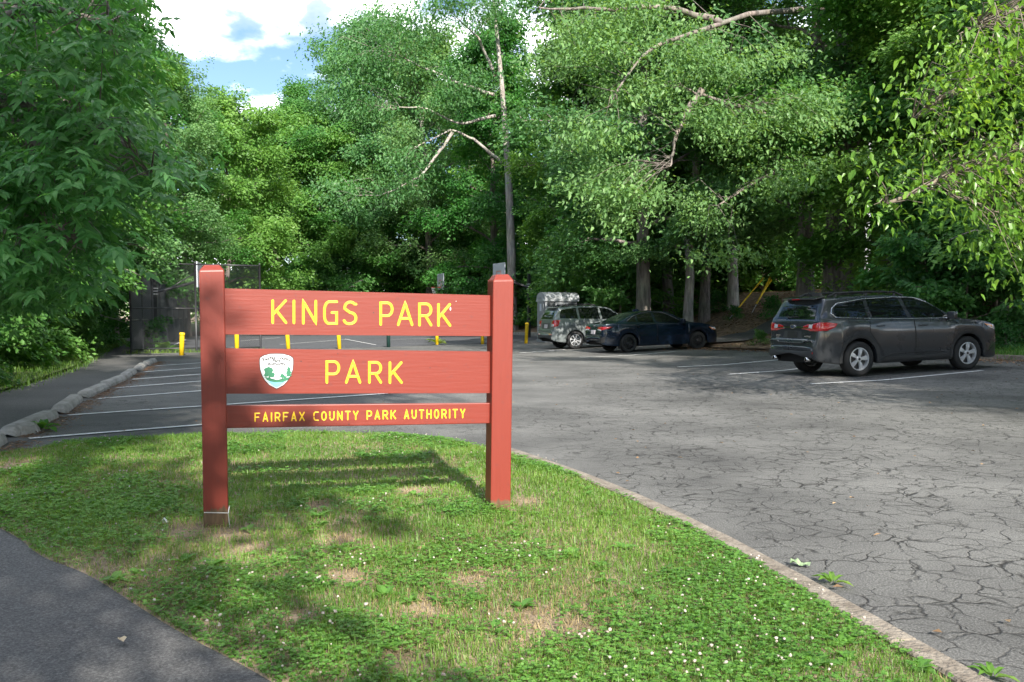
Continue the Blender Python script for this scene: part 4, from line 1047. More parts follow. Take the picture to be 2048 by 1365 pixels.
# --- the large dark grey SUV
g_paint = paint('graphite_paint', (.050, .054, .060), .45, .28)
suv = Car('suv', dict(wb=2.89, tyre=.755, track=1.64, tw=.245, rimr=.655, spw=(.028, .062), tumble=.30, shoulder=.035, crown=.055, paint=g_paint, archgap=.065, trimmat=CHROME, mirrormat=g_paint,
    zc=([-1.06, -1.045, -1.01, -.985, -.955, -.92, -.80, -.72, -.70, -.55, 0, .6, 1.1, 1.5, 1.75, 2.25, 2.62, 2.75, 3.2, 3.6, 3.78, 3.90, 3.955, 3.97], [.60, .79, .83, 1.0, 1.19, 1.26, 1.55, 1.69, 1.705, 1.72, 1.745, 1.75, 1.735, 1.70, 1.655, 1.40, 1.20, 1.165, 1.12, 1.04, .97, .84, .66, .55]),
    w=([-1.06, -1.0, -.9, -.7, -.3, .4, 2.0, 2.9, 3.4, 3.7, 3.88, 3.97], [.76, .84, .895, .94, .962, .968, .968, .965, .94, .86, .72, .52]),
    zb=([-1.06, -.95, -.6, -.4, .4, 1.4, 2.4, 3.3, 3.6, 3.9, 3.97], [.42, .36, .30, .28, .27, .27, .27, .27, .25, .27, .33]),
    belt=([-1.06, -.6, .5, 2.0, 2.6, 3.97], [1.27, 1.25, 1.215, 1.18, 1.16, 1.1])),
    'dark grey three-row SUV with silver roof-edge trim, parked nearest on the right')
side_common(suv, win=[([(-.56, 1.30), (-.60, 1.36), (-.50, 1.53)], [(.22, 1.25), (.22, 1.45), (.20, 1.62)]), ([(.34, 1.245), (.33, 1.45), (.30, 1.635)], [(1.24, 1.215), (1.20, 1.45), (1.12, 1.64)]), ([(1.36, 1.21), (1.31, 1.45), (1.22, 1.64)], [(2.38, 1.20), (2.12, 1.40), (1.70, 1.60)])],
    doors=[([(.62, .42), (.44, .72), (.25, .95), (.25, 1.22)], [(1.42, .42), (1.42, .72), (1.42, .95), (1.38, 1.20)]), ([(1.445, .42), (1.445, .72), (1.445, .95), (1.41, 1.20)], [(2.36, .42), (2.46, .72), (2.50, .95), (2.44, 1.17)])],
    handles=[(.52, 1.06), (1.62, 1.035)], mirror=(2.36, 1.20), trim=[(-.57, 1.27), (-.66, 1.35), (-.60, 1.47), (-.45, 1.57), (.2, 1.645), (1.0, 1.665), (1.5, 1.64), (1.85, 1.54)], sill_z=.4, winZ=0)
c = suv
c.line('window_trim', [(-.57, -1, 1.27), (.3, -1, 1.225), (1.4, -1, 1.19), (2.3, -1, 1.175)], .008, CHROME, .008, n=6)
c.patch('rear_window', [(-1.2, -.66, 1.245), (-1.2, -.63, 1.40), (-1.0, -.57, 1.64)], [(-1.2, .66, 1.245), (-1.2, .63, 1.40), (-1.0, .57, 1.64)], GLASS, .008, 14, 8)
c.patch('windscreen', [(2.66, -.70, 1.22), (2.2, -.66, 1.48), (1.80, -.60, 1.66)], [(2.66, .70, 1.22), (2.2, .66, 1.48), (1.80, .60, 1.66)], GLASS, .006, 14, 10)
c.patch('tailgate', [(-1.3, -.56, .80), (-1.3, -.62, .95), (-1.3, -.72, 1.16)], [(-1.3, .56, .80), (-1.3, .62, .95), (-1.3, .72, 1.16)], g_paint, .006, 12, 8)
mb = MB(); mb.prism([(-.62, .62, 1.70), (-.84, .60, 1.665), (-.90, .3, 1.665), (-.915, 0, 1.665), (-.90, -.3, 1.665), (-.84, -.60, 1.665), (-.62, -.62, 1.70)], (0, 0, .035)); mb.build('spoiler', g_paint, c.e, bevel=.012)
mb = MB(); mb.box((-.908, 0, 1.672), (.02, .26, .018)); mb.build('brake_light', RED, c.e)
for sg in (-1, 1):
    tl = c.patch('tail_light', [(-1.1, sg * .30, 1.045), (-1.1, sg * .50, 1.02), (-1.0, sg * .80, 1.00), (-.80, sg * 1.0, 1.01), (-.62, sg * 1.0, 1.07)], [(-1.1, sg * .30, 1.085), (-1.1, sg * .52, 1.14), (-1.0, sg * .82, 1.19), (-.80, sg * 1.0, 1.18), (-.56, sg * 1.0, 1.15)], RED, .014, 18, 7, bulge=.012)
    c.patch('reverse_lens', [(-1.1, sg * .56, 1.06), (-1.1, sg * .68, 1.05)], [(-1.1, sg * .56, 1.13), (-1.1, sg * .68, 1.14)], CLEAR, .027, 5, 4, parent=tl)
    c.patch('light_strip', [(-1.1, sg * .32, 1.055), (-1.1, sg * .56, 1.05)], [(-1.1, sg * .32, 1.075), (-1.1, sg * .56, 1.075)], CHROME, .028, 6, 3, parent=tl)
    c.patch('reflector', [(-1.2, sg * .58, .50), (-1.1, sg * .80, .52)], [(-1.2, sg * .58, .535), (-1.1, sg * .80, .565)], RED, .016, 7, 3)
    c.patch('headlight', [(3.95, sg * .60, .86), (3.7, sg * .85, .88), (3.45, sg * 1, .96)], [(3.95, sg * .60, .95), (3.7, sg * .85, .99), (3.42, sg * 1, 1.02)], CLEAR, .01, 10, 5)
    c.patch('side_marker', [(3.62, sg * 1.0, .93), (3.40, sg * 1, .975)], [(3.62, sg * 1.0, .985), (3.36, sg * 1, 1.02)], AMBER, .013, 7, 4)
    c.patch('rocker_trim', [(.50, sg * 1.1, .30), (1.5, sg * 1.1, .30), (2.40, sg * 1.1, .30)], [(.62, sg * 1.1, .40), (1.5, sg * 1.1, .40), (2.28, sg * 1.1, .40)], TRIM, .016, 14, 5, bulge=.01)
    c.line('sill_moulding', [(.66, sg * 1.1, .40), (.80, sg * 1.1, .46), (1.5, sg * 1.1, .465), (2.2, sg * 1.1, .46)], .011, CHROME if False else TRIM, .012, n=6)
    mb = MB(); mb.lathe([(.035, 0), (.045, .0), (.045, .16), (.038, .16)], 16, 'x', (-1.10, sg * .58, .40)); mb.build('exhaust_pipe', CHROME, c.e, True)
c.patch('chrome_bar', [(-1.2, -.36, 1.055), (-1.2, 0, 1.055), (-1.2, .36, 1.055)], [(-1.2, -.36, 1.09), (-1.2, 0, 1.10), (-1.2, .36, 1.09)], CHROME, .02, 12, 4)
p, _ = c.near((-1.3, 0, 1.085), .036); mb = MB(); a = np.linspace(0, 2 * math.pi, 24, endpoint=False); mb.prism([(p.x, .085 * math.cos(t), p.z + .045 * math.sin(t)) for t in a], (.03, 0, 0)); bd = mb.build('badge', CHROME, c.e)
mb = MB(); mb.prism([(p.x - .003, .068 * math.cos(t), p.z + .033 * math.sin(t)) for t in a], (.01, 0, 0)); mb.build('badge_field', simple('badge_blue', (.03, .05, .10), .3), bd)
for yy, zz_, q in ((.035, .006, .012), (-.01, .012, .006), (.008, -.008, .006), (-.032, -.004, .006), (-.028, .016, .005)):
    mb = MB(); mb.prism([(p.x - .005, yy + q * (1.0 if i % 2 == 0 else .4) * math.cos(i * math.pi / 4), p.z + zz_ + q * (1.0 if i % 2 == 0 else .4) * math.sin(i * math.pi / 4)) for i in range(8)], (.004, 0, 0)); mb.build('badge_star', CHROME, bd)
c.patch('plate_recess', [(-1.3, -.34, .83), (-1.3, -.30, 1.0)], [(-1.3, .34, .83), (-1.3, .30, 1.0)], simple('recess_grey', (.06, .062, .065), .4, metal=.3), .010, 8, 5)
c.patch('number_plate', [(-1.3, -.17, .845), (-1.3, -.17, .985)], [(-1.3, .17, .845), (-1.3, .17, .985)], PLATED, .02, 6, 5)
c.patch('bumper', [(-1.3, -.80, .44), (-1.2, -.50, .43), (-1.2, .50, .43), (-1.3, .80, .44)], [(-1.3, -.84, .60), (-1.2, -.45, .58), (-1.2, .45, .58), (-1.3, .84, .60)], simple('bumper_plastic', (.032, .034, .037), .5), .02, 16, 6, bulge=.02)
c.line('bumper_ridge', [(-1.2, -.86, .79), (-1.2, -.5, .785), (-1.2, -.42, .75), (-1.2, .42, .75), (-1.2, .5, .785), (-1.2, .86, .79)], .014, g_paint, .012, n=5)
c.text('ASCENT', .062, (-1.3, -.53, .875), CHROME); c.text('SUBARU', .045, (-1.3, .52, .89), CHROME); c.text('S-AWD', .034, (-1.3, .53, .845), CHROME)
mb = MB(); q = c.near((-1.2, .28, 1.27), .025)[0]; mb.tube([q, c.near((-1.2, .05, 1.285), .022)[0], c.near((-1.2, -.1, 1.29), .02)[0]], .012, 6); mb.build('wiper', TRIM, c.e, True)
mb = MB(); mb.prism([(-.50, .02, 1.72), (-.18, .025, 1.72), (-.18, -.025, 1.72), (-.50, -.02, 1.72)], (-.12, 0, .09)); mb.build('antenna_fin', g_paint, c.e, bevel=.02)
rails(suv, [-.58, -.36, 0, .5, 1.0, 1.35, 1.62], .065, simple('rail_black', (.02, .02, .022), .35), .62); arch_trim(suv, simple('cladding', (.028, .029, .031), .5), .075)
suv.wheels(ALLOY, 5, .0); suv.place(1720, 19.6, R(18.4))

GLASS_VIEW_TINT = simple('opaque_view_glass', (.035, .050, .040), .03, spec=.5)  # opaque glass; bright greenery seen through is painted into its colour
# --- the dark blue sedan
n_paint = paint('navy_paint', (.006, .014, .030), .25, .2)
sedan = Car('sedan', dict(wb=2.70, tyre=.635, track=1.53, tw=.205, rimr=.68, spw=(.010, .014), tumble=.42, shoulder=.035, crown=.055, paint=n_paint, archgap=.05, trimmat=simple('grey_trim', (.12, .125, .13), .3, metal=.5), mirrormat=n_paint,
    zc=([-.99, -.975, -.94, -.90, -.86, -.72, -.45, -.2, .15, .45, .75, 1.1, 1.35, 1.6, 2.0, 2.33, 2.48, 2.9, 3.25, 3.45, 3.57, 3.63, 3.64], [.50, .66, .86, .985, 1.015, 1.035, 1.06, 1.15, 1.31, 1.395, 1.43, 1.435, 1.42, 1.375, 1.20, 1.03, .985, .93, .85, .77, .66, .52, .45]),
    w=([-.99, -.93, -.8, -.5, 0, .6, 2.0, 2.7, 3.1, 3.4, 3.56, 3.64], [.68, .77, .83, .87, .89, .89, .89, .885, .86, .79, .66, .46]),
    zb=([-.99, -.9, -.5, -.3, .3, 1.4, 2.3, 3.1, 3.4, 3.64], [.36, .30, .24, .22, .21, .21, .21, .21, .2, .25]),
    belt=([-.99, -.5, .3, 1.5, 2.3, 3.64], [1.0, 1.005, .985, .955, .94, .9])),
    'dark navy four-door sedan with black multi-spoke wheels, parked between the other two cars')
side_common(sedan, win=[([(-.02, 1.06), (.0, 1.085), (.06, 1.13)], [(.30, 1.045), (.31, 1.18), (.31, 1.255)]), ([(.37, 1.04), (.37, 1.19), (.38, 1.285)], [(.99, 1.02), (.97, 1.20), (.91, 1.35)]), ([(1.07, 1.02), (1.05, 1.2), (.99, 1.35)], [(2.05, .985), (1.82, 1.13), (1.45, 1.31)])],
    doors=[([(.46, .36), (.36, .60), (.27, .80), (.30, .98)], [(1.05, .36), (1.07, .60), (1.08, .80), (1.05, .97)]), ([(1.075, .36), (1.095, .60), (1.105, .80), (1.075, .97)], [(2.08, .36), (2.18, .60), (2.20, .80), (2.12, .95)])],
    handles=[(.33, .905), (1.27, .88)], mirror=(2.06, .985), trim=[(-.04, 1.075), (.2, 1.235), (.55, 1.345), (1.0, 1.375), (1.4, 1.34), (1.8, 1.165), (2.08, 1.0)], sill_z=.3, winZ=0)
c = sedan
c.patch('rear_window', [(-.30, -.56, 1.13), (.30, -.52, 1.36)], [(-.30, .56, 1.13), (.30, .52, 1.36)], GLASS_VIEW_TINT, .006, 12, 8)
c.patch('windscreen', [(2.38, -.66, 1.03), (1.98, -.62, 1.22), (1.62, -.56, 1.38)], [(2.38, .66, 1.03), (1.98, .62, 1.22), (1.62, .56, 1.38)], GLASS_VIEW_TINT, .006, 12, 8)
for sg in (-1, 1):
    tl = c.patch('tail_light', [(-1.1, sg * .36, .83), (-1.1, sg * .58, .80), (-.95, sg * .80, .82), (-.70, sg * 1, .885)], [(-1.1, sg * .36, .885), (-1.1, sg * .58, .915), (-.95, sg * .82, .925), (-.56, sg * 1, .93)], RED, .012, 14, 6, bulge=.01)
    c.patch('reverse_lens', [(-1.1, sg * .40, .805), (-1.0, sg * .66, .785)], [(-1.1, sg * .40, .835), (-1.0, sg * .66, .825)], CLEAR, .024, 7, 3, parent=tl)
    c.patch('headlight', [(3.5, sg * .62, .66), (3.25, sg * 1, .72)], [(3.5, sg * .62, .73), (3.15, sg * 1, .80)], CLEAR, .01, 8, 5)
    c.patch('side_marker', [(3.46, sg * .80, .66), (3.22, sg * 1, .735)], [(3.42, sg * .82, .71), (3.15, sg * 1, .79)], AMBER, .014, 7, 4)
    c.patch('bumper_vent', [(-1.1, sg * .52, .36), (-.9, sg * .80, .38)], [(-1.1, sg * .56, .52), (-.86, sg * .84, .58)], TRIM, .01, 7, 5)
c.patch('number_plate', [(-1.2, -.16, .66), (-1.2, -.16, .80)], [(-1.2, .16, .66), (-1.2, .16, .80)], PLATE, .016, 6, 4)
c.patch('bumper_lip', [(-1.2, -.66, .31), (-1.1, 0, .30), (-1.2, .66, .31)], [(-1.2, -.60, .40), (-1.1, 0, .38), (-1.2, .60, .40)], TRIM, .014, 14, 4)
c.line('bumper_ridge', [(-1.2, -.80, .62), (-1.2, -.5, .60), (-1.2, .5, .60), (-1.2, .80, .62)], .012, n_paint, .008, n=5)
p, _ = c.near((-1.3, 0, .95), .012); mb = MB(); mb.prism([(p.x, .055 * math.cos(t), p.z + .037 * math.sin(t)) for t in np.linspace(0, 2 * math.pi, 18, endpoint=False)], (.02, 0, 0)); mb.build('badge', CHROME, c.e)
mb = MB(); mb.prism([(.62, .02, 1.40), (.86, .025, 1.42), (.86, -.025, 1.42), (.62, -.02, 1.40)], (-.1, 0, .07)); mb.build('antenna_fin', n_paint, c.e, bevel=.015)
for xw, sg in ((0, -1), (2.7, -1)):
    mb = MB(); mb.box((xw - .35, sg * .80, .26), (.012, .2, .24)); mb.build('mud_flap', TRIM, c.e)
sedan.wheels(ALLOYB, 10, .09); sedan.place(1259, 31.9, R(18.4))

# --- the silver grey wagon
s_paint = paint('silver_grey_paint', (.21, .235, .24), .45, .32)
wag = Car('compact_suv', dict(wb=2.615, tyre=.685, track=1.53, tw=.215, rimr=.67, spw=(.016, .030), tumble=.27, shoulder=.03, crown=.05, paint=s_paint, archgap=.055, trimmat=TRIM, mirrormat=s_paint,
    zc=([-.95, -.935, -.90, -.87, -.84, -.72, -.58, -.54, -.3, .3, .9, 1.25, 1.5, 1.9, 2.25, 2.4, 2.9, 3.25, 3.45, 3.56, 3.61], [.52, .72, .78, .98, 1.17, 1.42, 1.61, 1.635, 1.655, 1.675, 1.665, 1.63, 1.57, 1.33, 1.13, 1.09, 1.04, .96, .85, .68, .52]),
    w=([-.95, -.88, -.75, -.4, 0, .6, 2.0, 2.6, 3.0, 3.35, 3.52, 3.61], [.74, .80, .845, .875, .885, .885, .885, .88, .86, .79, .68, .5]),
    zb=([-.95, -.85, -.5, -.3, .3, 1.3, 2.3, 3.1, 3.4, 3.61], [.40, .34, .28, .26, .25, .25, .25, .25, .25, .3]),
    belt=([-.95, -.5, .5, 1.5, 2.3, 3.61], [1.165, 1.155, 1.13, 1.09, 1.07, 1.02])),
    'silver grey compact SUV parked farthest, beside the portable toilet')
side_common(wag, win=[([(-.60, 1.20), (-.58, 1.38), (-.50, 1.53)], [(.12, 1.17), (.12, 1.4), (.10, 1.58)]), ([(.22, 1.165), (.21, 1.4), (.19, 1.585)], [(1.06, 1.13), (1.03, 1.4), (.98, 1.585)]), ([(1.15, 1.125), (1.12, 1.4), (1.07, 1.575)], [(2.02, 1.11), (1.82, 1.28), (1.45, 1.50)])],
    doors=[([(.5, .38), (.42, .65), (.20, .92), (.16, 1.12)], [(1.10, .38), (1.11, .65), (1.12, .92), (1.10, 1.10)]), ([(1.125, .38), (1.135, .65), (1.145, .92), (1.125, 1.10)], [(2.08, .38), (2.16, .65), (2.18, .92), (2.12, 1.06)])],
    handles=[(.30, 1.0), (1.32, .98)], mirror=(2.05, 1.12), trim=None, sill_z=.3, winZ=0)
c = wag
c.patch('rear_window', [(-1.1, -.62, 1.18), (-.9, -.54, 1.55)], [(-1.1, .62, 1.18), (-.9, .54, 1.55)], GLASS, .007, 12, 8)
c.patch('windscreen', [(2.26, -.66, 1.15), (1.56, -.56, 1.55)], [(2.26, .66, 1.15), (1.56, .56, 1.55)], GLASS, .006, 12, 8)
for sg in (-1, 1):
    tl = c.patch('tail_light', [(-1.0, sg * .60, .88), (-.85, sg * .84, .88), (-.70, sg * 1, .92)], [(-1.0, sg * .58, 1.13), (-.85, sg * .84, 1.14), (-.62, sg * 1, 1.13)], RED, .012, 9, 8, bulge=.012)
    c.patch('reverse_lens', [(-1.0, sg * .62, .90), (-.86, sg * .82, .90)], [(-1.0, sg * .62, .99), (-.86, sg * .82, .99)], CLEAR, .026, 6, 4, parent=tl)
    c.patch('reflector', [(-1.1, sg * .50, .56), (-1.0, sg * .74, .56)], [(-1.1, sg * .50, .60), (-1.0, sg * .74, .60)], RED, .014, 6, 3)
    c.patch('headlight', [(3.5, sg * .60, .78), (3.2, sg * 1, .84)], [(3.5, sg * .60, .88), (3.1, sg * 1, .95)], CLEAR, .01, 8, 5)
c.patch('number_plate', [(-1.2, -.17, .82), (-1.2, -.17, .97)], [(-1.2, .17, .82), (-1.2, .17, .97)], PLATE, .014, 6, 4)
c.patch('plate_recess', [(-1.2, -.40, .80), (-1.2, -.40, 1.03)], [(-1.2, .40, .80), (-1.2, .40, 1.03)], simple_once('recess_dark', (.05, .055, .058), rough=.4), .006, 8, 5)
c.patch('bumper', [(-1.1, -.80, .40), (-1.1, 0, .39), (-1.1, .80, .40)], [(-1.1, -.82, .58), (-1.1, 0, .56), (-1.1, .82, .58)], simple('bumper_grey', (.05, .053, .055), .55), .016, 14, 5, bulge=.012)
c.line('bumper_ridge', [(-1.1, -.80, .74), (-1.1, .80, .74)], .016, s_paint, .012, n=16)
mb = MB(); mb.prism([(-.55, .52, 1.615), (-.72, .50, 1.59), (-.74, -.50, 1.59), (-.55, -.52, 1.615)], (0, 0, .03)); mb.build('spoiler', s_paint, c.e, bevel=.01)
rails(wag, [-.45, -.25, 0, .5, .9, 1.15], .055, TRIM, .56); arch_trim(wag, s_paint, .05)
wag.wheels(ALLOY, 8, .0); wag.place(1152, 35.6, R(18.4))
# ------------------------------------------------------------------ trees
def nrmz(a): return a / (np.linalg.norm(a, axis=-1, keepdims=True) + 1e-9)
def leaves2(mb, p, d, n, L, W, fold=.12):
    """two-triangle leaves folded along the midrib"""
    s = nrmz(np.cross(n, d)); n = np.cross(d, s); m = p + d * (L * .45)[:, None]
    l = m + s * (W / 2)[:, None] + n * (W * fold)[:, None]; r = m - s * (W / 2)[:, None] + n * (W * fold)[:, None]; t = p + d * L[:, None]
    k = mb.verts(np.stack([p, r, t, l], 1)); i = np.arange(len(p)) * 4 + k
    mb.tris(np.concatenate([np.stack([i, i + 1, i + 2], -1), np.stack([i, i + 2, i + 3], -1)]))
def leaves6(mb, p, d, n, L, W, droop=.25, fold=.1):
    s = nrmz(np.cross(n, d)); n = np.cross(d, s); L = L[:, None]; W = W[:, None]; dn = np.array([0, 0, -1.0])
    f = lambda u, w, h: p + d * L * u + dn * L * droop * u * u + s * W * w + n * W * h
    k = mb.verts(np.stack([f(0, 0, 0), f(.5, 0, 0), f(1, 0, 0), f(.28, .5, fold), f(.66, .36, fold), f(.28, -.5, fold), f(.66, -.36, fold)], 1)); i = np.arange(len(p)) * 7 + k
    mb.tris(np.concatenate([np.stack(c, -1) for c in ([i, i+1, i+3], [i+1, i+4, i+3], [i+1, i+2, i+4], [i, i+5, i+1], [i+1, i+5, i+6], [i+1, i+6, i+2])]))
def limb_pts(p0, az, el, L, sag, rg, n=7, wob=.06):
    s = np.linspace(0, 1, n); d = np.array([math.cos(az) * math.cos(el), math.sin(az) * math.cos(el), math.sin(el)])
    p = p0 + d * (s * L)[:, None]; p[:, 2] += -sag * L * s ** 2
    w = rg.randn(n, 3) * wob * L * .4; w[0] = 0; w = np.cumsum(w, 0) * .5; return p + w
def make_tree(seed, H, Rr, z0, tr, nl, leafL, leafW, lmat, bmat, nlimb=18, flat=.42, lean=0., nsec=6, big=1.0, low=.55, leaf6=False, elev=16, inner=.22):
    rg = np.random.RandomState(seed); wood = MB(); lf = MB(); s = np.linspace(0, 1, 12)
    trunk = np.column_stack([lean * H * s ** 1.5 + .018 * H * np.cumsum(rg.randn(12)) * s, .018 * H * np.cumsum(rg.randn(12)) * s, -.4 + (H * .96 + .4) * s])
    rad = tr * (1 - s * .9) ** .85; rad[0] *= 1.3; rad[1] *= 1.06
    ss = np.linspace(0, 1, 30); T = np.column_stack([np.interp(ss, s, trunk[:, i]) for i in range(3)]); wood.tube(T, np.interp(ss, s, rad) + .01, 12, False)
    C, CR, CD = [], [], []
    for i in range(nlimb):
        t = (i + .3 + .5 * rg.rand()) / nlimb; h = z0 + (H * .93 - z0) * t; u = min(1, (h + .4) / (H * .96 + .4)); p0 = np.array([np.interp(u, s, trunk[:, k]) for k in range(3)])
        prof = (low + (1 - low) * math.sin(math.pi * min(1, t * 1.25 + .12)) if t < .55 else math.cos((t - .55) / .45 * 1.25) ** .8)
        L = Rr * max(.25, prof) * rg.uniform(.72, 1.2); az = i * 2.3999 + rg.uniform(-.5, .5); el = R(elev + (66 - elev) * t ** 1.1) + rg.uniform(-.25, .25)
        q = limb_pts(p0, az, el, L, .30 * (1 - t), rg, wob=.10); r0 = max(.02, .36 * np.interp(u, s, rad) + .012); wood.tube(q, np.linspace(r0, .012, 7), 6, False)
        ax = nrmz(q[-1] - q[0])
        for j in range(nsec):
            f = inner + (1 - inner) * (j + rg.rand()) / nsec; b = np.array([np.interp(f, np.linspace(0, 1, 7), q[:, k]) for k in range(3)])
            a2 = az + (1 if j % 2 else -1) * rg.uniform(.3, 1.5); L2 = Rr * .30 * (1.25 - .5 * f) * rg.uniform(.5, 1.3)
            q2 = limb_pts(b, a2, el * .4 + rg.uniform(-.35, .75), L2, .35 * (1 - t), rg, 4, .1); wood.tube(q2, np.linspace(r0 * .4, .006, 4), 4, False)
            for g in (.5, 1.0):
                C.append(q2[0] * (1 - g) + q2[-1] * g + rg.randn(3) * .15 * big); CR.append(rg.uniform(.38, .95) * big); CD.append(nrmz(q2[-1] - q2[0]))
        C.append(q[-1]); CR.append(rg.uniform(.5, .9) * big); CD.append(ax)
    for i in range(7):
        C.append(trunk[-1] + rg.randn(3) * np.array([.7, .7, .6]) * big); CR.append(.8 * big); CD.append(np.array([0, 0, 1.0]))
    C, CR, CD = np.array(C), np.array(CR), np.array(CD); w = CR ** 2 * np.clip(rg.gamma(2.6, .4, len(CR)), .2, 2.2); idx = rg.choice(len(C), nl, p=w / w.sum())
    u = nrmz(rg.randn(nl, 3)); rr = rg.rand(nl) ** .42; fl = (flat * rg.uniform(.7, 1.4, len(CR)))[idx]; off = u * rr[:, None] * CR[idx][:, None]; off[:, 2] *= fl
    off[:, 2] -= .32 * (off[:, 0] ** 2 + off[:, 1] ** 2) / CR[idx]          # sprays hang at their rim
    tiltv = rg.randn(len(CR), 2) * .35; off[:, 2] += (off[:, :2] * tiltv[idx]).sum(1)
    p = C[idx] + off
    rad_ = nrmz(off * np.array([1, 1, 0]) + CD[idx] * .25 * np.array([1, 1, 0])); d = nrmz(rad_ + rg.randn(nl, 3) * .45 + np.array([0, 0, -.38]))
    out = nrmz(p * np.array([1, 1, 0])); n = nrmz(np.array([0, 0, .55]) + out * .75 + rad_ * .5 + rg.randn(nl, 3) * .5)
    Ls = leafL * rg.uniform(.5, 1.45, nl); Ws = leafW * rg.uniform(.75, 1.2, nl)
    (leaves6 if leaf6 else leaves2)(lf, p, d, n, Ls, Ws)
    wm = wood.mesh('trunk', True); wm.materials.append(bmat); lm = lf.mesh('crown', False); lm.materials.append(lmat); return wm, lm
def put_tree(proto, x, y, z, sc, rz, label, group=None, name='tree', cat='tree', sz=None):
    e = empty(name, (x, y, z), rz, label, cat, group); e.scale = (sc, sc, sz or sc)
    add('trunk' if cat == 'tree' else 'stems', proto[0], e); add('crown' if cat == 'tree' else 'foliage', proto[1], e); return e

T = {}
T['oak'] = make_tree(1, 21, 5.6, 3.4, .33, 62000, .21, .125, M['leafA'], M['bark'], 26, flat=.62, big=1.45, nsec=7)
T['oak2'] = make_tree(2, 23, 6.2, 5.0, .30, 48000, .21, .125, M['leafA'], M['bark_pale'], 26, flat=.55, lean=.02, big=1.25, nsec=6, inner=.5)
T['maple'] = make_tree(3, 19, 5.2, 2.2, .27, 62000, .19, .135, M['leafB'], M['bark'], 26, flat=.5, big=1.3, nsec=7)
T['beech'] = make_tree(4, 13, 4.4, 1.3, .19, 50000, .17, .105, M['leafB'], M['bark_pale'], 22, flat=.42, low=.8, big=1.1, nsec=7, elev=8)
T['light'] = make_tree(5, 10, 3.7, .8, .12, 46000, .16, .10, M['leafC'], M['bark'], 20, flat=.5, low=.8, big=1.0, nsec=7)
T['tall'] = make_tree(6, 21, 4.8, 6.0, .30, 50000, .21, .135, M['leafC'], M['bark'], 20, flat=.6, big=1.35, nsec=7)
T['high'] = make_tree(8, 23, 5.2, 13.0, .26, 10000, .34, .22, M['leafA'], M['bark'], 12, flat=.6, big=1.3)
T['sapling'] = make_tree(7, 4.6, 1.9, .5, .045, 7000, .20, .11, M['leafS'], M['twig'], 14, flat=.35, low=.8, nsec=5, big=.7)
S = {}
S['bush'] = make_tree(11, 2.3, 1.5, .15, .03, 9000, .13, .08, M['leafS'], M['twig'], 12, flat=.55, low=1.0, nsec=5, big=.6)
S['bush2'] = make_tree(12, 1.6, 1.3, .1, .025, 5000, .13, .075, M['leafB'], M['twig'], 10, flat=.5, low=1.0, nsec=5, big=.55)
S['bright'] = make_tree(14, 3.4, 2.0, .2, .03, 11000, .16, .10, M['leafC'], M['twig'], 14, flat=.55, low=1.0, nsec=5, big=.75)
S['herb'] = make_tree(13, .75, .6, .04, .012, 1600, .10, .05, M['leafS'], M['twig'], 8, flat=.6, low=1.0, nsec=4, big=.30)

rnd = random.Random(8)
def gh(x, y):
    X, Y = np.array([x]), np.array([y])
    if inpoly(X, Y, bank_poly)[0]: return float(bank_h(X, Y)[0])
    if inpoly(X, Y, wl)[0]: return float(wood_h(X, Y)[0])
    return float(z_lot(x, y))
def at_px(px, Y): v = P(px, 640, Y); return v.x, Y
# front trees, one by one: proto, pixel column of the trunk, distance, scale, label
FRONT = [
 ('oak', 1285, 40.5, .98, 'stout brown trunked tree rising just behind the navy sedan roof'),
 ('maple', 1340, 47, 1.0, 'dark trunked tree standing back between the two trunks behind the sedan'),
 ('oak2', 1377, 41.0, .72, 'grey trunked tree with flared foot on the bank right of the sedan trunk'),
 ('tall', 1408, 43, .8, 'thin grey trunked tree at the left end of the leafy bank clearing'),
 ('oak', 1608, 36, 1.0, 'tall tree with mottled trunk just left of the thick twin trunk, behind the large SUV'),
 ('maple', 1793, 31.5, 1.0, 'straight dark trunked tree above the hood of the large SUV'),
 ('maple', 982, 64, 1.05, 'dark slim trunked tree beside the pale oak behind the right sign post'),
 ('beech', 706, 77.5, 1.3, 'twin stemmed tree behind the court, above the KINGS lettering'),
 ('maple', 1165, 52, .95, 'layered green tree leaning over the portable toilet'),
 ('beech', 1225, 48, 1.05, 'low branched tree behind the silver SUV'),
 ('oak', 860, 75, 1.02, 'tall oak behind the court, above the gap between the sign words'),
 ('oak2', 785, 91, 1.1, 'tall pale oak filling the gap behind the court oak'),
 ('maple', 835, 86, 1.1, 'dense maple behind the court, right of the tallest grey green tree'),
 ('oak', 752, 79, 1.12, 'tallest grey green tree at the right edge of the sky gap'),
 ('light', 640, 78, 1.5, 'yellow green tree below the sky gap, right of the far fence'),
 ('tall', 612, 86, 1.02, 'loose crowned tree reaching into the sky gap from the right'),
 ('light', 560, 80, 1.62, 'bright green tree directly under the sky gap'),
 ('oak', 500, 98, .93, 'hazy grey green tree at the bottom of the sky gap, farthest of all'),
 ('light', 455, 66, 1.45, 'light green tree behind the chain link fence corner'),
 ('maple', 375, 58, .78, 'rounded green tree at the left edge of the sky gap'),
 ('oak', 330, 52, .72, 'blue green tree behind the fence, left of the sky gap'),
 ('maple', 225, 42, .84, 'dense dark tree above the bend of the footpath'),
 ('tall', 120, 33, .78, 'tall tree at the path edge behind the overhanging hickory branches'),
 ('maple', 20, 27, .72, 'leafy tree at the left photo edge behind the overhanging branches'),
 ('light', 1900, 29.5, 1.0, 'broad light green understorey tree at the right, past the hood of the large SUV'),
 ('beech', 2010, 28, 1.0, 'layered dark green tree at the right photo edge'),
]
for i, (pr, px, Y, sc, lb) in enumerate(FRONT):
    x, y = at_px(px, Y); put_tree(T[pr], x, y, gh(x, y) - .1, sc, i * 1.7 + .4, lb, 'trees round the lot')
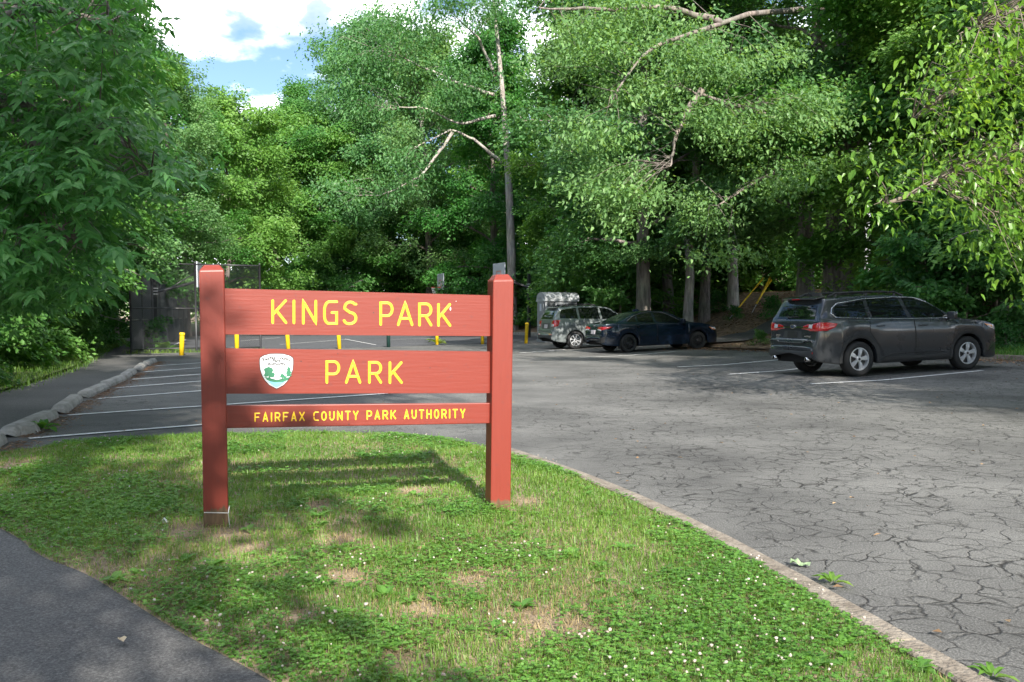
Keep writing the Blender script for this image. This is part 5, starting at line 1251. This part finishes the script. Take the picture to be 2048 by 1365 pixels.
# second stem of the twin trunk
x, y = at_px(1690, 33.2)
put_tree(T['tall'], x, y, gh(x, y) - .1, .98, 2.2, 'slimmer second stem beside the thick oak behind the large SUV', 'trees round the lot')
# the wood behind: nothing tells these apart
WOOD = []
def woods(n, fx, seed):
    rg = random.Random(seed); k = 0; tries = 0
    while k < n and tries < 4000:
        tries += 1; x, y = fx(rg)
        if any((x - a) ** 2 + (y - b) ** 2 < 9.5 for a, b in WOOD): continue
        if inpoly(np.array([x]), np.array([y]), lot_poly)[0]: continue
        WOOD.append((x, y)); k += 1
        pr = rg.choice(['oak', 'maple', 'beech', 'light', 'tall', 'light', 'oak2', 'tall'])
        yield pr, x, y, rg.uniform(.8, 1.1), rg.uniform(0, 6.28)
def fr(rg): Y = rg.uniform(44, 84); return rg.uniform(-.01, .66) * Y, Y
def fl(rg): Y = rg.uniform(22, 66); return -rg.uniform(.40, .72) * Y - 2.5, Y
def fb(rg): Y = rg.uniform(84, 106); return rg.uniform(-.20, .12) * Y, Y
for pr, x, y, sc, rz in woods(34, fr, 21): put_tree(T[pr], x, y, gh(x, y) - .1, sc, rz, 'tree standing deep in the wood on the right, its trunk lost in shade', 'trees deep in the right wood')
for pr, x, y, sc, rz in woods(17, fl, 22): put_tree(T[pr], x, y, gh(x, y) - .1, sc * .74, rz, 'tree of the dark wood left of the footpath, its trunk hidden', 'trees of the left wood')
for pr, x, y, sc, rz in woods(9, fb, 23):
    u = x / y * 1850 + 1024; s_ = .66 if 380 < u < 600 else .95
    put_tree(T[pr], x, y, gh(x, y) - .1, sc * s_, rz, 'tree in the last row behind the court', 'trees behind the court')
# shade trees: they stand behind the camera and at the right side of the lot, and throw the shade over it
for pr, x, y, sc, lb in [('light', -2.15, -8.3, 1.3, 'dense broad tree behind the viewpoint that shades the left lawn and path'), ('high', 1.5, -11.5, 1.05, 'high crowned tree behind the viewpoint that shades the middle of the lot'),
                         ('high', 14.5, 0, 1.0, 'high crowned tree beside the lot entrance'), ('oak', 16.4, -4.5, .9, 'oak farther back at the lot entrance'), ('maple', 15.6, 3.6, .9, 'maple beside the lot entrance that shades the large SUV'), ('oak', 17.5, 12.0, .85, 'oak on the right verge that shades the stalls'), ('maple', 17.5, 19.0, .8, 'tree on the right verge ahead of the large SUV')]:
    put_tree(T[pr], x, y, gh(x, y), sc, 1.0 if pr == 'light' else x, lb, 'trees round the lot', sz=.86 if x == 14.5 else None)
# far woods that close the view: one mass of foliage
rg = np.random.RandomState(40); nn_ = 60000; ang = rg.uniform(-.75, .75, nn_); rad_ = rg.uniform(108, 122, nn_); x, y = rad_ * np.sin(ang), rad_ * np.cos(ang)
top = 13 + 9 * vnoise(x, y, .11, 3) + 4 * vnoise(x, y, .35, 4) - 3.5 * np.exp(-((ang + .27) / .05) ** 2); z = top * rg.rand(nn_) ** .75 + 1.0
p = np.column_stack([x, y, z]); d = nrmz(rg.randn(nn_, 3) + np.array([0, 0, -.3])); mb = MB(); leaves2(mb, p, d, nrmz(rg.randn(nn_, 3) * .5 + np.array([0, -.6, .7])), rg.uniform(.4, .9, nn_), rg.uniform(.35, .7, nn_)); tag(mb.build('distant_woods', M['leafC']), kind='stuff')

# ------------------------------------------------------------------ overhanging branches close to the camera
def near_tree(name, label, base, H, tr, limbs, region, depth, ncl, nleaf, lmat, bmat, L, W, compound, seed, dry=0, limb=.085, spread=(.30, .30, .17), holes=0., droop=-.42, lean=0.):
    rg = np.random.RandomState(seed); e = empty(name, base, 0, label, 'tree'); b = np.array(base); wood = MB(); lf = MB(); s = np.linspace(0, 1, 14)
    tk = np.column_stack([.25 * np.sin(s * 3) + lean * s ** 1.3, .2 * np.sin(s * 4), -.3 + (H + .3) * s]); wood.tube(tk, tr * (1 - .8 * s) * np.where(s < .05, 1.4, 1), 12, False)
    LP = []
    for lm in limbs:
        q = np.array([np.array(p) - b for p in lm]); u = np.linspace(0, 1, len(q)); uu = np.linspace(0, 1, 16); q = np.column_stack([np.interp(uu, u, q[:, i]) for i in range(3)])
        q[1:] += np.cumsum(rg.randn(15, 3) * .03, 0); wood.tube(q, np.linspace(limb, .014 + limb * .1, 16), 8, False); LP.append(q)
    LP = np.vstack(LP); xs = [r[0] for r in region]; ys = [r[1] for r in region]; n = 0; Pc = []
    while n < ncl:
        x, y = rg.uniform(min(xs), max(xs)), rg.uniform(min(ys), max(ys))
        if not inpoly(np.array([x]), np.array([y]), region)[0]: continue
        if holes and float(vnoise(x / 75., y / 48., 1, 31)) < holes: continue
        Pc.append(np.array(P(x, y, rg.uniform(*depth))) - b); n += 1
    for c in Pc:
        dd = LP - c; dist = np.linalg.norm(dd, axis=1) + np.where(LP[:, 2] < c[2] - .4, .5, 0) + rg.rand(len(LP)) * (1.1 if limb > .1 else .5); a = LP[np.argmin(dist)]
        Lc = np.linalg.norm(c - a); m1 = a * .65 + c * .35 + rg.randn(3) * .07 * Lc + np.array([0, 0, .10 * Lc]); m2 = a * .3 + c * .7 + rg.randn(3) * .07 * Lc + np.array([0, 0, .12 * Lc]); wood.tube([a, m1, m2, c], [.012, .008, .005, .003], 4, False)
        out = nrmz((c - a) * np.array([1, 1, .3]) + rg.randn(3) * .12)
        if compound:
            for _ in range(nleaf):
                az = math.atan2(out[1], out[0]) + rg.uniform(-1.5, 1.5); rd = np.array([math.cos(az), math.sin(az), rg.uniform(-.45, .15)]); rd = nrmz(rd); p0 = c + rg.randn(3) * np.array([.2, .2, .10]); RL = L * rg.uniform(1.3, 1.9)
                side = nrmz(np.cross(rd, [0, 0, 1.0])); pts, ds = [], []
                for u, sg in ((.35, 1), (.35, -1), (.65, 1), (.65, -1), (.9, 1), (.9, -1), (1.0, 0)):
                    pts.append(p0 + rd * RL * u + np.array([0, 0, -.28 * RL * u * u])); ds.append(nrmz(rd * (.55 + .4 * (sg == 0)) + side * sg * .85 + np.array([0, 0, rg.uniform(-.45, .05)]) + rg.randn(3) * .2))
                pts, ds = np.array(pts), np.array(ds); nn = nrmz(np.array([0, 0, 1.0]) + rg.randn(7, 3) * .3 + rd * .45 + np.array([.1, -.3, 0])); sc_ = rg.uniform(.75, 1.15) * np.array([.7, .7, .9, .9, 1, 1, 1.1])
                leaves6(lf, pts, ds, nn, L * sc_, W * sc_, .28, .10)
        else:
            m = nleaf; p0 = c + rg.randn(m, 3) * np.array(spread); dv_ = nrmz(out * .4 + rg.randn(m, 3) * .6 + np.array([0, 0, droop])); nn = nrmz(np.array([0, 0, .8]) + out * .5 * -1 + np.array([0, -.45, 0]) + rg.randn(m, 3) * .3); sc_ = rg.uniform(.45, 1.25, m)
            leaves6(lf, p0, dv_, nn, L * sc_, W * sc_, .30, .10)
    wood.build('trunk', bmat, e, True); lf.build('crown', lmat, e)
    if dry:
        tw = MB()
        for _ in range(dry):
            x, y = rg.uniform(1760, 2010), rg.uniform(60, 330); p0 = np.array(P(x + 60, y - 20, rg.uniform(11, 13))) - b; az = rg.uniform(2.6, 3.8); q = limb_pts(p0, az, rg.uniform(-.5, .25), rg.uniform(.5, 1.2), .1, rg, 5, .12); tw.tube(q, np.linspace(.006, .002, 5), 4, False)
            for _k in range(3): q2 = limb_pts(q[rg.randint(1, 4)], az + rg.uniform(-.9, .9), rg.uniform(-.5, .4), rg.uniform(.2, .5), .1, rg, 4, .12); tw.tube(q2, np.linspace(.005, .002, 4), 3, False)
        tw.build('dead_twigs', M['drytwig'], e)
    return e
LREG = [(-160, -60), (225, -60), (265, 60), (270, 150), (285, 215), (280, 250), (350, 320), (345, 372), (270, 400), (215, 455), (200, 500), (185, 545), (170, 580), (110, 575), (60, 620), (-160, 640)]
PL = lambda px, py, Y: tuple(P(px, py, Y))
near_tree('hickory_tree', 'hickory branches with drooping compound leaves hanging over the footpath at the left', (-10.4, 11.5, .05), 9.5, .20,
    [[(-10.4, 11.5, 3.4), PL(-40, 175, 10.6), PL(60, 205, 10.5), PL(140, 220, 10.3), PL(250, 270, 10.2), PL(320, 330, 10.2)], [(-10.4, 11.5, 2.6), PL(-20, 210, 11), PL(60, 290, 11), PL(200, 330, 10.5)], [(-10.4, 11.5, 2.4), PL(-60, 380, 10), PL(60, 400, 9.8), PL(180, 440, 9.6)],
     [(-10.4, 11.5, 5), PL(-40, 60, 10.5), PL(100, 40, 10.3), PL(260, 70, 10.6)], [(-10.4, 11.5, 1.9), PL(-80, 500, 10), PL(40, 500, 9.8), PL(160, 530, 9.6)]],
    LREG, (8.8, 13.2), 340, 11, M['leafN'], M['bark'], .135, .058, True, 31)
OREG = [(1180, -120), (1330, 20), (1500, 100), (1640, 110), (1668, 250), (1560, 300), (1655, 330), (1655, 420), (1600, 475), (1500, 480), (1480, 540), (1390, 520), (1400, 450), (1350, 380), (1300, 400), (1240, 480), (1180, 420), (1130, 330), (1150, 240), (1090, 180), (1080, 60)]
ob = at_px(1664, 33.5)
near_tree('oak_tree', 'large oak with pale bare limbs and bright leaf sprays over the cars', (ob[0], ob[1], gh(*ob) - .1), 21, .44,
    [[(ob[0], ob[1], 12.3), PL(1590, 20, 31), PL(1499, 22, 29.5), PL(1399, 65, 28.5), PL(1334, 82, 28), PL(1289, 120, 27.5), PL(1244, 185, 27)], [(ob[0], ob[1], 7.6), PL(1600, 250, 31.5), PL(1494, 212, 29.5), PL(1424, 185, 28.5), PL(1374, 170, 28)],
     [PL(1404, 180, 28.3), PL(1369, 235, 28), PL(1344, 285, 27.8), PL(1334, 330, 27.8)], [PL(1440, 45, 29), PL(1360, 20, 28.5), PL(1200, 25, 28), PL(1090, 20, 28)], [(ob[0], ob[1], 6.2), PL(1590, 320, 31), PL(1500, 370, 29.5), PL(1440, 410, 29)],
     [(ob[0], ob[1], 10), PL(1619, 50, 32.5), PL(1589, -60, 31.5)], [(ob[0], ob[1], 9), PL(1690, 120, 32.5), PL(1720, -20, 32)]],
    OREG, (26.5, 31.5), 165, 190, M['leafA'], M['bark'], .135, .088, False, 33, dry=0, limb=.11, spread=(.55, .55, .22), holes=.52, droop=-.08)
POREG = [(640, 90), (760, 20), (960, -60), (1040, 40), (975, 130), (960, 175), (900, 235), (840, 330), (800, 440), (690, 440), (620, 330), (650, 200)]
pb_ = at_px(1024, 58.5)
near_tree('oak_tree', 'pale trunked oak with long bare limbs above the right sign post', (pb_[0], pb_[1], gh(*pb_) - .1), 22, .34,
    [[PL(988, 190, 58.3), PL(905, 160, 57.5), PL(840, 130, 57), PL(790, 105, 56.5)], [PL(1003, 325, 58.3), PL(950, 280, 57.5), PL(905, 265, 57), PL(835, 302, 56.5)], [PL(990, 232, 58.3), PL(955, 245, 57.5), PL(915, 252, 57), PL(850, 225, 56.5), PL(780, 225, 56)],
     [PL(985, 140, 58.3), PL(960, 80, 57.5), PL(900, 20, 57)], [PL(905, 265, 57), PL(840, 350, 56.5), PL(760, 390, 56)]],
    POREG, (54.5, 58), 170, 130, M['leafA'], M['bark_pale'], .19, .12, False, 35, limb=.11, spread=(.85, .85, .34), holes=.42, droop=-.2, lean=-1.35)
RREG = [(2200, -60), (1990, -60), (1900, 60), (1880, 130), (1800, 200), (1790, 300), (1740, 340), (1700, 420), (1755, 450), (1830, 400), (1900, 470), (1960, 430), (2010, 560), (2200, 620)]
near_tree('overhanging_tree', 'yellow green drooping branches hanging in from the right photo edge above the large SUV', (15.5, 20, .3), 13, .24,
    [[(15.5, 20, 5), PL(2120, 60, 14.5), PL(1980, 160, 13), PL(1850, 250, 12.4)], [(15.5, 20, 4.2), PL(2120, 260, 14), PL(1960, 330, 12.6), PL(1780, 400, 12)], [(15.5, 20, 6), PL(2150, -40, 14.5), PL(2000, 20, 13), PL(1930, 80, 12.5)]],
    RREG, (11.0, 13.6), 200, 32, M['leafY'], M['twig'], .105, .058, False, 32)

# ------------------------------------------------------------------ shrubs and saplings
def put(pr, x, y, sc, label, group, name='shrub', cat='shrub', sz=None):
    return put_tree(pr, x, y, gh(x, y) - .05, sc, rnd.uniform(0, 6.28), label, group, name, cat, sz)
for i in range(40):   # left verge of the path
    t = rnd.random(); Y = 12 + 42 * t; X = np.interp(Y, [p[1] for p in PATH_L], [p[0] for p in PATH_L]) - rnd.uniform(1.0, 4.2)
    put(S[rnd.choice(['bush', 'bush2', 'bush'])], X, Y, rnd.uniform(.8, 1.35), 'dark leafy shrub along the left side of the footpath', 'shrubs along the footpath')
for i in range(70):   # bank and wood edge on the right
    Y = rnd.uniform(36, 62); X = rnd.uniform(-.01, .56) * Y
    if inpoly(np.array([X]), np.array([Y]), lot_poly)[0]: continue
    d = float(polydist(np.array([X]), np.array([Y]), LOT_EDGE)[0]); px = X / Y * 1850 + 1024
    if d < 9.5 and px > 1225: continue
    if d < 2: continue
    put(S[rnd.choice(['bush', 'bush2'])], X, Y, rnd.uniform(.9, 1.7), 'leafy shrub under the trees of the right wood', 'shrubs under the right wood')
for i in range(22):   # sunlit young growth deeper in
    Y = rnd.uniform(47, 66); X = rnd.uniform(.05, .50) * Y
    put(S['bright'], X, Y, rnd.uniform(.8, 1.5), 'light green young growth deeper in the right wood', 'young growth in the right wood')
for i in range(26):   # behind the court
    Y = rnd.uniform(74, 84); X = rnd.uniform(-.30, -.02) * Y
    put(S[rnd.choice(['bush', 'bush2'])], X, Y, rnd.uniform(1.2, 2.0), 'leafy shrub at the back of the court', 'shrubs behind the court')
for i, (px, Y, sc, lb) in enumerate([(1850, 26.5, .95, 'young sapling with big leaves left of the leafier one past the SUV hood'), (1935, 25.5, .8, 'young sapling with big drooping leaves right above the SUV headlight'), (2030, 26, 1.0, 'young sapling at the right photo edge behind the kerb'), (1990, 29, 1.3, 'taller sapling behind the two at the right photo edge'),
        (1560, 52, .9, 'sapling with layered leaves above the guy wires'), (1480, 54, 1.0, 'slender sapling behind the bank clearing'), (1240, 43, 1.2, 'low leafy sapling left of the stout trunk behind the sedan'), (1165, 47, 1.3, 'leafy sapling behind the silver SUV roof')]):
    x, y = at_px(px, Y); put(T['sapling'], x, y, sc, lb, 'saplings at the wood edge', 'sapling', 'sapling')
for px, py, sc, lb in [(1520, 690, .5, 'green weed clump on the verge just left of the large SUV bumper'), (1545, 640, .9, 'green plant on the bank touching the SUV rear window'), (1440, 625, .9, 'bright green plant on the bank behind the sedan hood'), (1412, 628, 1.0, 'bright green plant under the thin grey trunk'), (1470, 640, .6, 'small plant at the foot of the long guy wire'), (2015, 700, .7, 'bright green plant behind the right kerb'), (1995, 690, .8, 'leafy plant beside the SUV front wheel'), (2040, 690, .9, 'leafy plant cut by the right photo edge')]:
    p = on_bank(px, py); put_tree(S['herb'], p.x, p.y, p.z - .03, sc, rnd.uniform(0, 6), lb, 'plants on the bank', 'plant', 'plant')
# fallen branches by the kerb
for (a, b, lb) in [((1990, 688), (2060, 696), 'pale fallen branch lying behind the right kerb'), ((1985, 676), (2050, 668), 'dry fallen branch leaning on brush at the right edge')]:
    A, B = on_bank(*a), on_bank(*b); mb = MB(); m_ = (A + B) / 2 + Vector((0, .1, .12)); mb.tube([A + Vector((0, 0, .08)), m_, B + Vector((0, 0, .15))], [.04, .035, .02], 6)
    mb.tube([m_, m_ + Vector((.4, .2, .25))], [.02, .008], 5); tag(mb.build('fallen_branch', M['drytwig'], None, True), lb, 'branch')
# ------------------------------------------------------------------ grass, clover, litter
rg = np.random.RandomState(77)
def scatter(poly, n, dens=None):
    a = np.array(poly); lo, hi = a.min(0), a.max(0); X, Y = [], []; got = 0
    while got < n:
        x = rg.uniform(lo[0], hi[0], n * 2); y = rg.uniform(lo[1], hi[1], n * 2); m = inpoly(x, y, poly) & (y > 2.6) & (np.abs(x) < .60 * y + .3)
        if dens is not None: m &= rg.rand(len(x)) < dens(x, y)
        x, y = x[m], y[m]
        if len(x) == 0: return np.zeros(0), np.zeros(0)
        X.append(x); Y.append(y); got += len(x)
    return np.concatenate(X)[:n], np.concatenate(Y)[:n]
BARE = [(G(*p)[0], G(*p)[1], r * 1.05) for p, r in [((380, 1085), .16), ((470, 1090), .14), ((500, 1122), .10), ((945, 1190), .10), ((1055, 1022), .13), ((600, 1265), .07), ((1080, 1285), .10), ((690, 1100), .10), ((700, 1180), .12), ((830, 1000), .14), ((1150, 1290), .08), ((850, 1250), .08), ((20, 945), .16), ((800, 1345), .06), ((1350, 1075), .06), ((640, 1030), .10), ((560, 1180), .07)]]
def bare(x, y):
    b = np.zeros(np.shape(x))
    for a, c, r in BARE: b = np.maximum(b, np.exp(-((x - a) ** 2 + ((y - c) * .75) ** 2) / (r * r)))
    return np.clip(b * 1.25 + np.clip(fbm(x, y, 3.1, 3) - .62, 0, 1) * 2.2, 0, .97)
dry = lambda x, y: np.clip((fbm(x, y, 1.1, 7) - .42) * 3.2 + .35 * np.clip(1 - np.abs(x + .3) / 1.2, 0, 1) + bare(x, y) * .8, 0, 1)
near_w = lambda x, y: np.clip(4.2 / y, .38, 1.0)
def blades(x, y, h, w, lean):
    n = len(x); z = lawn_h(x, y) - .004; az = rg.uniform(0, 6.28, n); fa = az + 1.57; d = np.column_stack([np.cos(az), np.sin(az), np.zeros(n)]); s = np.column_stack([np.cos(fa), np.sin(fa), np.zeros(n)]) * (w / 2)[:, None]
    p = np.column_stack([x, y, z]); m = p + d * (lean * h * .35)[:, None]; m[:, 2] += h * .6; t = p + d * (lean * h)[:, None]; t[:, 2] += h * (1 - .35 * lean)
    mb = MB(); k = mb.verts(np.stack([p - s, p + s, m - s * .8, m + s * .8, t], 1)); i = np.arange(n) * 5 + k
    mb.quads(np.stack([i, i + 1, i + 3, i + 2], -1)); mb.tris(np.stack([i + 2, i + 3, i + 4], -1)); return mb
M['grass'] = leaf_mat('grass_blade', (.065, .135, .016), (.135, .23, .032), (.245, .325, .07), .38, .5)
M['straw'] = leaf_mat('dry_grass', (.16, .115, .05), (.30, .23, .11), (.46, .38, .22), .25, .7, (1.2, 1.1, .9))
M['clover'] = leaf_mat('clover_leaf', (.04, .12, .018), (.08, .20, .03), (.15, .29, .055), .35, .45)
x, y = scatter(lawn_poly, 120000, lambda x, y: near_w(x, y) * (1 - bare(x, y)) * (1 - .45 * dry(x, y)))
ed = np.clip(polydist(x, y, lring) / .2, .55, 1); hh = rg.uniform(.022, .062, len(x)) * ed * (.7 + .7 * fbm(x, y, 2.3, 5)); tall = rg.rand(len(x)) < .03; hh[tall] *= 1.7
tag(blades(x, y, hh, rg.uniform(.0022, .0048, len(x)) * np.clip(y / 5, .9, 1.5), rg.uniform(.2, 1.0, len(x))).build('grass', M['grass']), kind='stuff')
x, y = scatter(lawn_poly, 38000, lambda x, y: near_w(x, y) * (.12 + .88 * dry(x, y)))
tag(blades(x, y, rg.uniform(.015, .05, len(x)), rg.uniform(.0018, .0036, len(x)), rg.uniform(.6, 1.7, len(x))).build('dry_grass', M['straw']), kind='stuff')
# clover: three leaflets on a stalk
cden = lambda x, y: np.clip((fbm(x, y, 1.3, 11) - .50) * 6 + .55 * (x > .75) + .45 * (polydist(x, y, path_xy) < .55) + .2, .03, 1) * (1 - bare(x, y)) * near_w(x, y)
x, y = scatter(lawn_poly, 26000, cden)
n = len(x); h = rg.uniform(.012, .052, n) * np.clip(polydist(x, y, lring) / .12, .55, 1); c = np.column_stack([x, y, lawn_h(x, y) + h]); mb = MB(); a0_ = rg.uniform(0, 6.28, n); tl = rg.randn(n, 3) * .28 + np.array([0, 0, 1])
for q in range(3):
    a = a0_ + q * 2.094; d = nrmz(np.column_stack([np.cos(a), np.sin(a), rg.uniform(-.1, .35, n)])); L_ = rg.uniform(.010, .019, n) * np.clip(y / 5, .9, 1.35); leaves2(mb, c, d, nrmz(tl), L_ * 1.05, L_ * 1.0, .12)
tag(mb.build('clover', M['clover']), kind='stuff')
# white clover heads
x, y = scatter(lawn_poly, 430, lambda x, y: cden(x, y) * np.clip((fbm(x, y, 1.5, 15) - .47) * 7, .04, 1))
mb = MB(); bm = bmesh.new(); bmesh.ops.create_icosphere(bm, subdivisions=1, radius=1); sv = np.array([v.co[:] for v in bm.verts]); sf = np.array([[v.index for v in f.verts] for f in bm.faces]); bm.free()
n = len(x); r = rg.uniform(.0035, .0075, n); cc = np.column_stack([x, y, lawn_h(x, y) + rg.uniform(.035, .08, n)]); k = mb.verts((sv[None] * (r[:, None, None] * (1 + .25 * rg.randn(n, len(sv), 1))) * np.array([1, 1, .85]) + cc[:, None])); mb.tris((sf[None] + (np.arange(n) * len(sv))[:, None, None] + k).reshape(-1, 3))
tag(mb.build('clover_flowers', simple('clover_flower', (.26, .19, .16), .8, vcol=(.44, .42, .37), vscale=40)), kind='stuff')
# broad-leaved weeds: rosettes
def rosette(seed, n, L, W, mt):
    g = np.random.RandomState(seed); mb = MB(); a = np.arange(n) * 2.4 + g.rand(n); d = nrmz(np.column_stack([np.cos(a), np.sin(a), g.uniform(.25, .9, n)])); p = np.zeros((n, 3)) + d * .01
    leaves6(mb, p, d, nrmz(np.column_stack([-np.cos(a) * .5, -np.sin(a) * .5, np.ones(n)])), L * g.uniform(.6, 1.15, n), W * g.uniform(.7, 1.1, n), .35, .12); me = mb.mesh('weed'); me.materials.append(mt); return me
RO = [rosette(1, 9, .085, .045, M['clover']), rosette(2, 7, .11, .04, M['grass']), rosette(3, 11, .07, .045, M['leafC'])]
x, y = scatter(lawn_poly, 170, lambda x, y: near_w(x, y) * (.35 + .65 * (fbm(x, y, 1.4, 19) > .5))); mb = MB(); n = len(x)
for i in range(n):
    k = rg.randint(6, 11); a = np.arange(k) * 2.4 + rg.rand(k); d = nrmz(np.column_stack([np.cos(a), np.sin(a), rg.uniform(.2, .9, k)])); s_ = rg.uniform(.5, 1.15)
    leaves6(mb, np.array([x[i], y[i], float(lawn_h(x[i:i+1], y[i:i+1])[0]) + .006]) + d * .01, d, nrmz(np.column_stack([-np.cos(a) * .5, -np.sin(a) * .5, np.ones(k)])), s_ * .085 * rg.uniform(.6, 1.15, k), s_ * .045 * rg.uniform(.7, 1.1, k), .35, .12)
tag(mb.build('lawn_weeds', M['clover']), kind='stuff')
for (px, py, sc, lb) in [(1665, 1172, 1.25, 'upright broad-leaved weed growing from the kerb joint beside the lot'), (1985, 1362, 1.1, 'leafy weed on the lot at the bottom right corner'), (88, 862, 1.5, 'grass tuft growing between the wheel stops'), (333, 705, 1.6, 'weed clump between the last wheel stop and the leftmost yellow bollard'), (876, 690, .9, 'small weed at the foot of the yellow bollard beside the dark green one')]:
    p = G(px, py); o = add('weed', RO[1 if sc < 1.5 else 0]); o.location = (p.x, p.y, .01); s_ = sc * p.y / 5 if p.y > 8 else sc; o.scale = (s_ * .8, s_ * .8, s_ * 1.2); tag(o, lb, 'weed')
# verge grass along the left path and the right bank
def verge(line, n, w, hmin, hmax, name, side=1, mt=None, wid=.012, off=-.12):
    p = np.array(resample(line, .2)); t = np.gradient(p, axis=0); t /= np.linalg.norm(t, axis=1)[:, None]; s = np.column_stack([-t[:, 1], t[:, 0]]) * side; i = rg.randint(0, len(p), n); u = off + (w - off) * rg.rand(n) ** 1.5
    q = p[i] + s[i] * u[:, None] + rg.randn(n, 2) * .1; x, y = q[:, 0], q[:, 1]; z = np.array([gh(a, b) for a, b in zip(x, y)])
    h = rg.uniform(hmin, hmax, n); az = rg.uniform(0, 6.28, n); d = np.column_stack([np.cos(az), np.sin(az), np.zeros(n)]); sd = np.column_stack([-np.sin(az), np.cos(az), np.zeros(n)]) * wid / 2; b = np.column_stack([x, y, z - .01]); m = b + d * (h * .3)[:, None]; m[:, 2] += h * .65; tp = b + d * (h * .8)[:, None]; tp[:, 2] += h * .85
    mb = MB(); k = mb.verts(np.stack([b - sd, b + sd, m - sd * .8, m + sd * .8, tp], 1)); j = np.arange(n) * 5 + k; mb.quads(np.stack([j, j + 1, j + 3, j + 2], -1)); mb.tris(np.stack([j + 2, j + 3, j + 4], -1))
    tag(mb.build(name, mt or M['grass']), kind='stuff')
verge(PATH_L[1:], 14000, 1.7, .05, .20, 'verge_grass', 1)
verge([F0, F1, F2], 900, .25, .05, .22, 'fence_grass', -1, off=-.25)
verge([(13.2, 20.6), (12.5, 22.5), (11.6, 24.2), (10.2, 27.2)], 5000, 1.9, .06, .26, 'verge_grass', -1, M['leafC'], .016, .1)
# leaf litter: curled brown leaves on the bank, needles along the wheel stops, strays on the asphalt
def litter(name, x, y, z, L, W, mt, flat=.35):
    n = len(x); a = rg.uniform(0, 6.28, n); d = nrmz(np.column_stack([np.cos(a), np.sin(a), rg.randn(n) * flat * .6])); nn = nrmz(np.column_stack([rg.randn(n) * flat, rg.randn(n) * flat, np.ones(n)])); mb = MB(); leaves2(mb, np.column_stack([x, y, z]), d, nn, L * rg.uniform(.6, 1.3, n), W * rg.uniform(.6, 1.3, n), .25)
    tag(mb.build(name, mt), kind='stuff')
M['deadleaf'] = leaf_mat('dead_leaf', (.07, .040, .022), (.20, .115, .06), (.42, .29, .18), .12, .7, (1.2, 1.0, .8))
n = 26000; x = rg.uniform(3.5, 19, n); y = rg.uniform(21, 50, n); m = inpoly(x, y, bank_poly) & (polydist(x, y, pb) > .9); x, y = x[m], y[m]; keep = rg.rand(len(x)) < np.clip(.3 + (fbm(x, y, .7, 2) - .4) * 3, .1, 1); x, y = x[keep], y[keep]
litter('leaf_litter', x, y, bank_h(x, y) + .015, np.full(len(x), .105), np.full(len(x), .06), M['deadleaf'])
X, Y = [], []
for (c_, d_) in stops:
    k = 420; u = rg.uniform(-1.15, 1.0, k); v = .12 + np.abs(rg.randn(k)) * .13; nrm_ = np.array([d_[1], -d_[0]]); q = np.array(c_) + d_[None] * u[:, None] + nrm_[None] * v[:, None]; X.append(q[:, 0]); Y.append(q[:, 1])
x, y = np.concatenate(X), np.concatenate(Y); litter('needle_litter', x, y, np.full(len(x), .014), np.full(len(x), .06), np.full(len(x), .012), M['deadleaf'], .2)
e_ = np.array(resample(LOT_EDGE[2:9], .25)); i = rg.randint(0, len(e_), 1500); x = e_[i, 0] - np.abs(rg.randn(1500)) * .5; y = e_[i, 1] - np.abs(rg.randn(1500)) * .35; litter('leaf_litter', x, y, z_lot(x, y) + .015, np.full(1500, .08), np.full(1500, .045), M['deadleaf'])
x, y = rg.uniform(-8, 13, 700), 3.5 + 34 * rg.rand(700) ** 1.2; m = inpoly(x, y, lot_poly) & ~inpoly(x, y, lawn_poly); x, y = x[m], y[m]; litter('leaf_litter', x, y, z_lot(x, y) + .02, np.full(len(x), .045), np.full(len(x), .025), M['deadleaf'], .2)
# stray single things
def stray(name, px, py, L, W, mt, lb, cat):
    p = G(px, py); mb = MB(); g = np.random.RandomState(int(px)); a = g.uniform(0, 6); leaves6(mb, np.array([[0, 0, .012]]), np.array([[math.cos(a), math.sin(a), .1]]), np.array([[0, 0, 1.0]]), np.array([L]), np.array([W]), .1, .3); o = mb.build(name, mt, loc=(p.x, p.y, .012)); tag(o, lb, cat)
stray('fallen_leaf', 247, 1296, .055, .034, simple_once('pale_leaf', (.50, .40, .26), rough=.7), 'single pale dry leaf on the footpath at the bottom left', 'leaf')
stray('fallen_leaf', 1420, 1318 - 30, .05, .03, M['deadleaf'], 'single brown leaf on the lawn near the kerb', 'leaf')
p = G(1600, 1134); mb = MB(); g = np.random.RandomState(2); k = mb.verts(np.column_stack([np.repeat(np.linspace(-.05, .05, 7), 4), np.tile(np.linspace(-.022, .022, 4), 7), .012 + .012 * np.abs(g.randn(28))])); i = np.arange(6)[:, None] * 4; j = np.arange(3)[None]; mb.quads(np.stack([k + i + j, k + i + 4 + j, k + i + 5 + j, k + i + j + 1], -1))
o = mb.build('crumpled_leaf', simple('pale_green_leaf', (.22, .29, .17), .6, vcol=(.12, .19, .09), vscale=60), loc=(p.x, p.y, 0)); o.rotation_euler = (0, 0, -.5); tag(o, 'crumpled pale green leaf lying on the lot beside the kerb', 'leaf')
p = G(333, 1066); mb = MB(); k = mb.verts(np.column_stack([np.repeat(np.linspace(-.02, .02, 4), 4), np.tile(np.linspace(-.018, .018, 4), 4), .04 + .014 * np.abs(g.randn(16))])); i = np.arange(3)[:, None] * 4; j = np.arange(3)[None]; mb.quads(np.stack([k + i + j, k + i + 4 + j, k + i + 5 + j, k + i + j + 1], -1)); tag(mb.build('paper_scrap', M['white'], loc=(p.x, p.y, .02)), 'small white paper scrap on the grass left of the left red post', 'paper scrap')
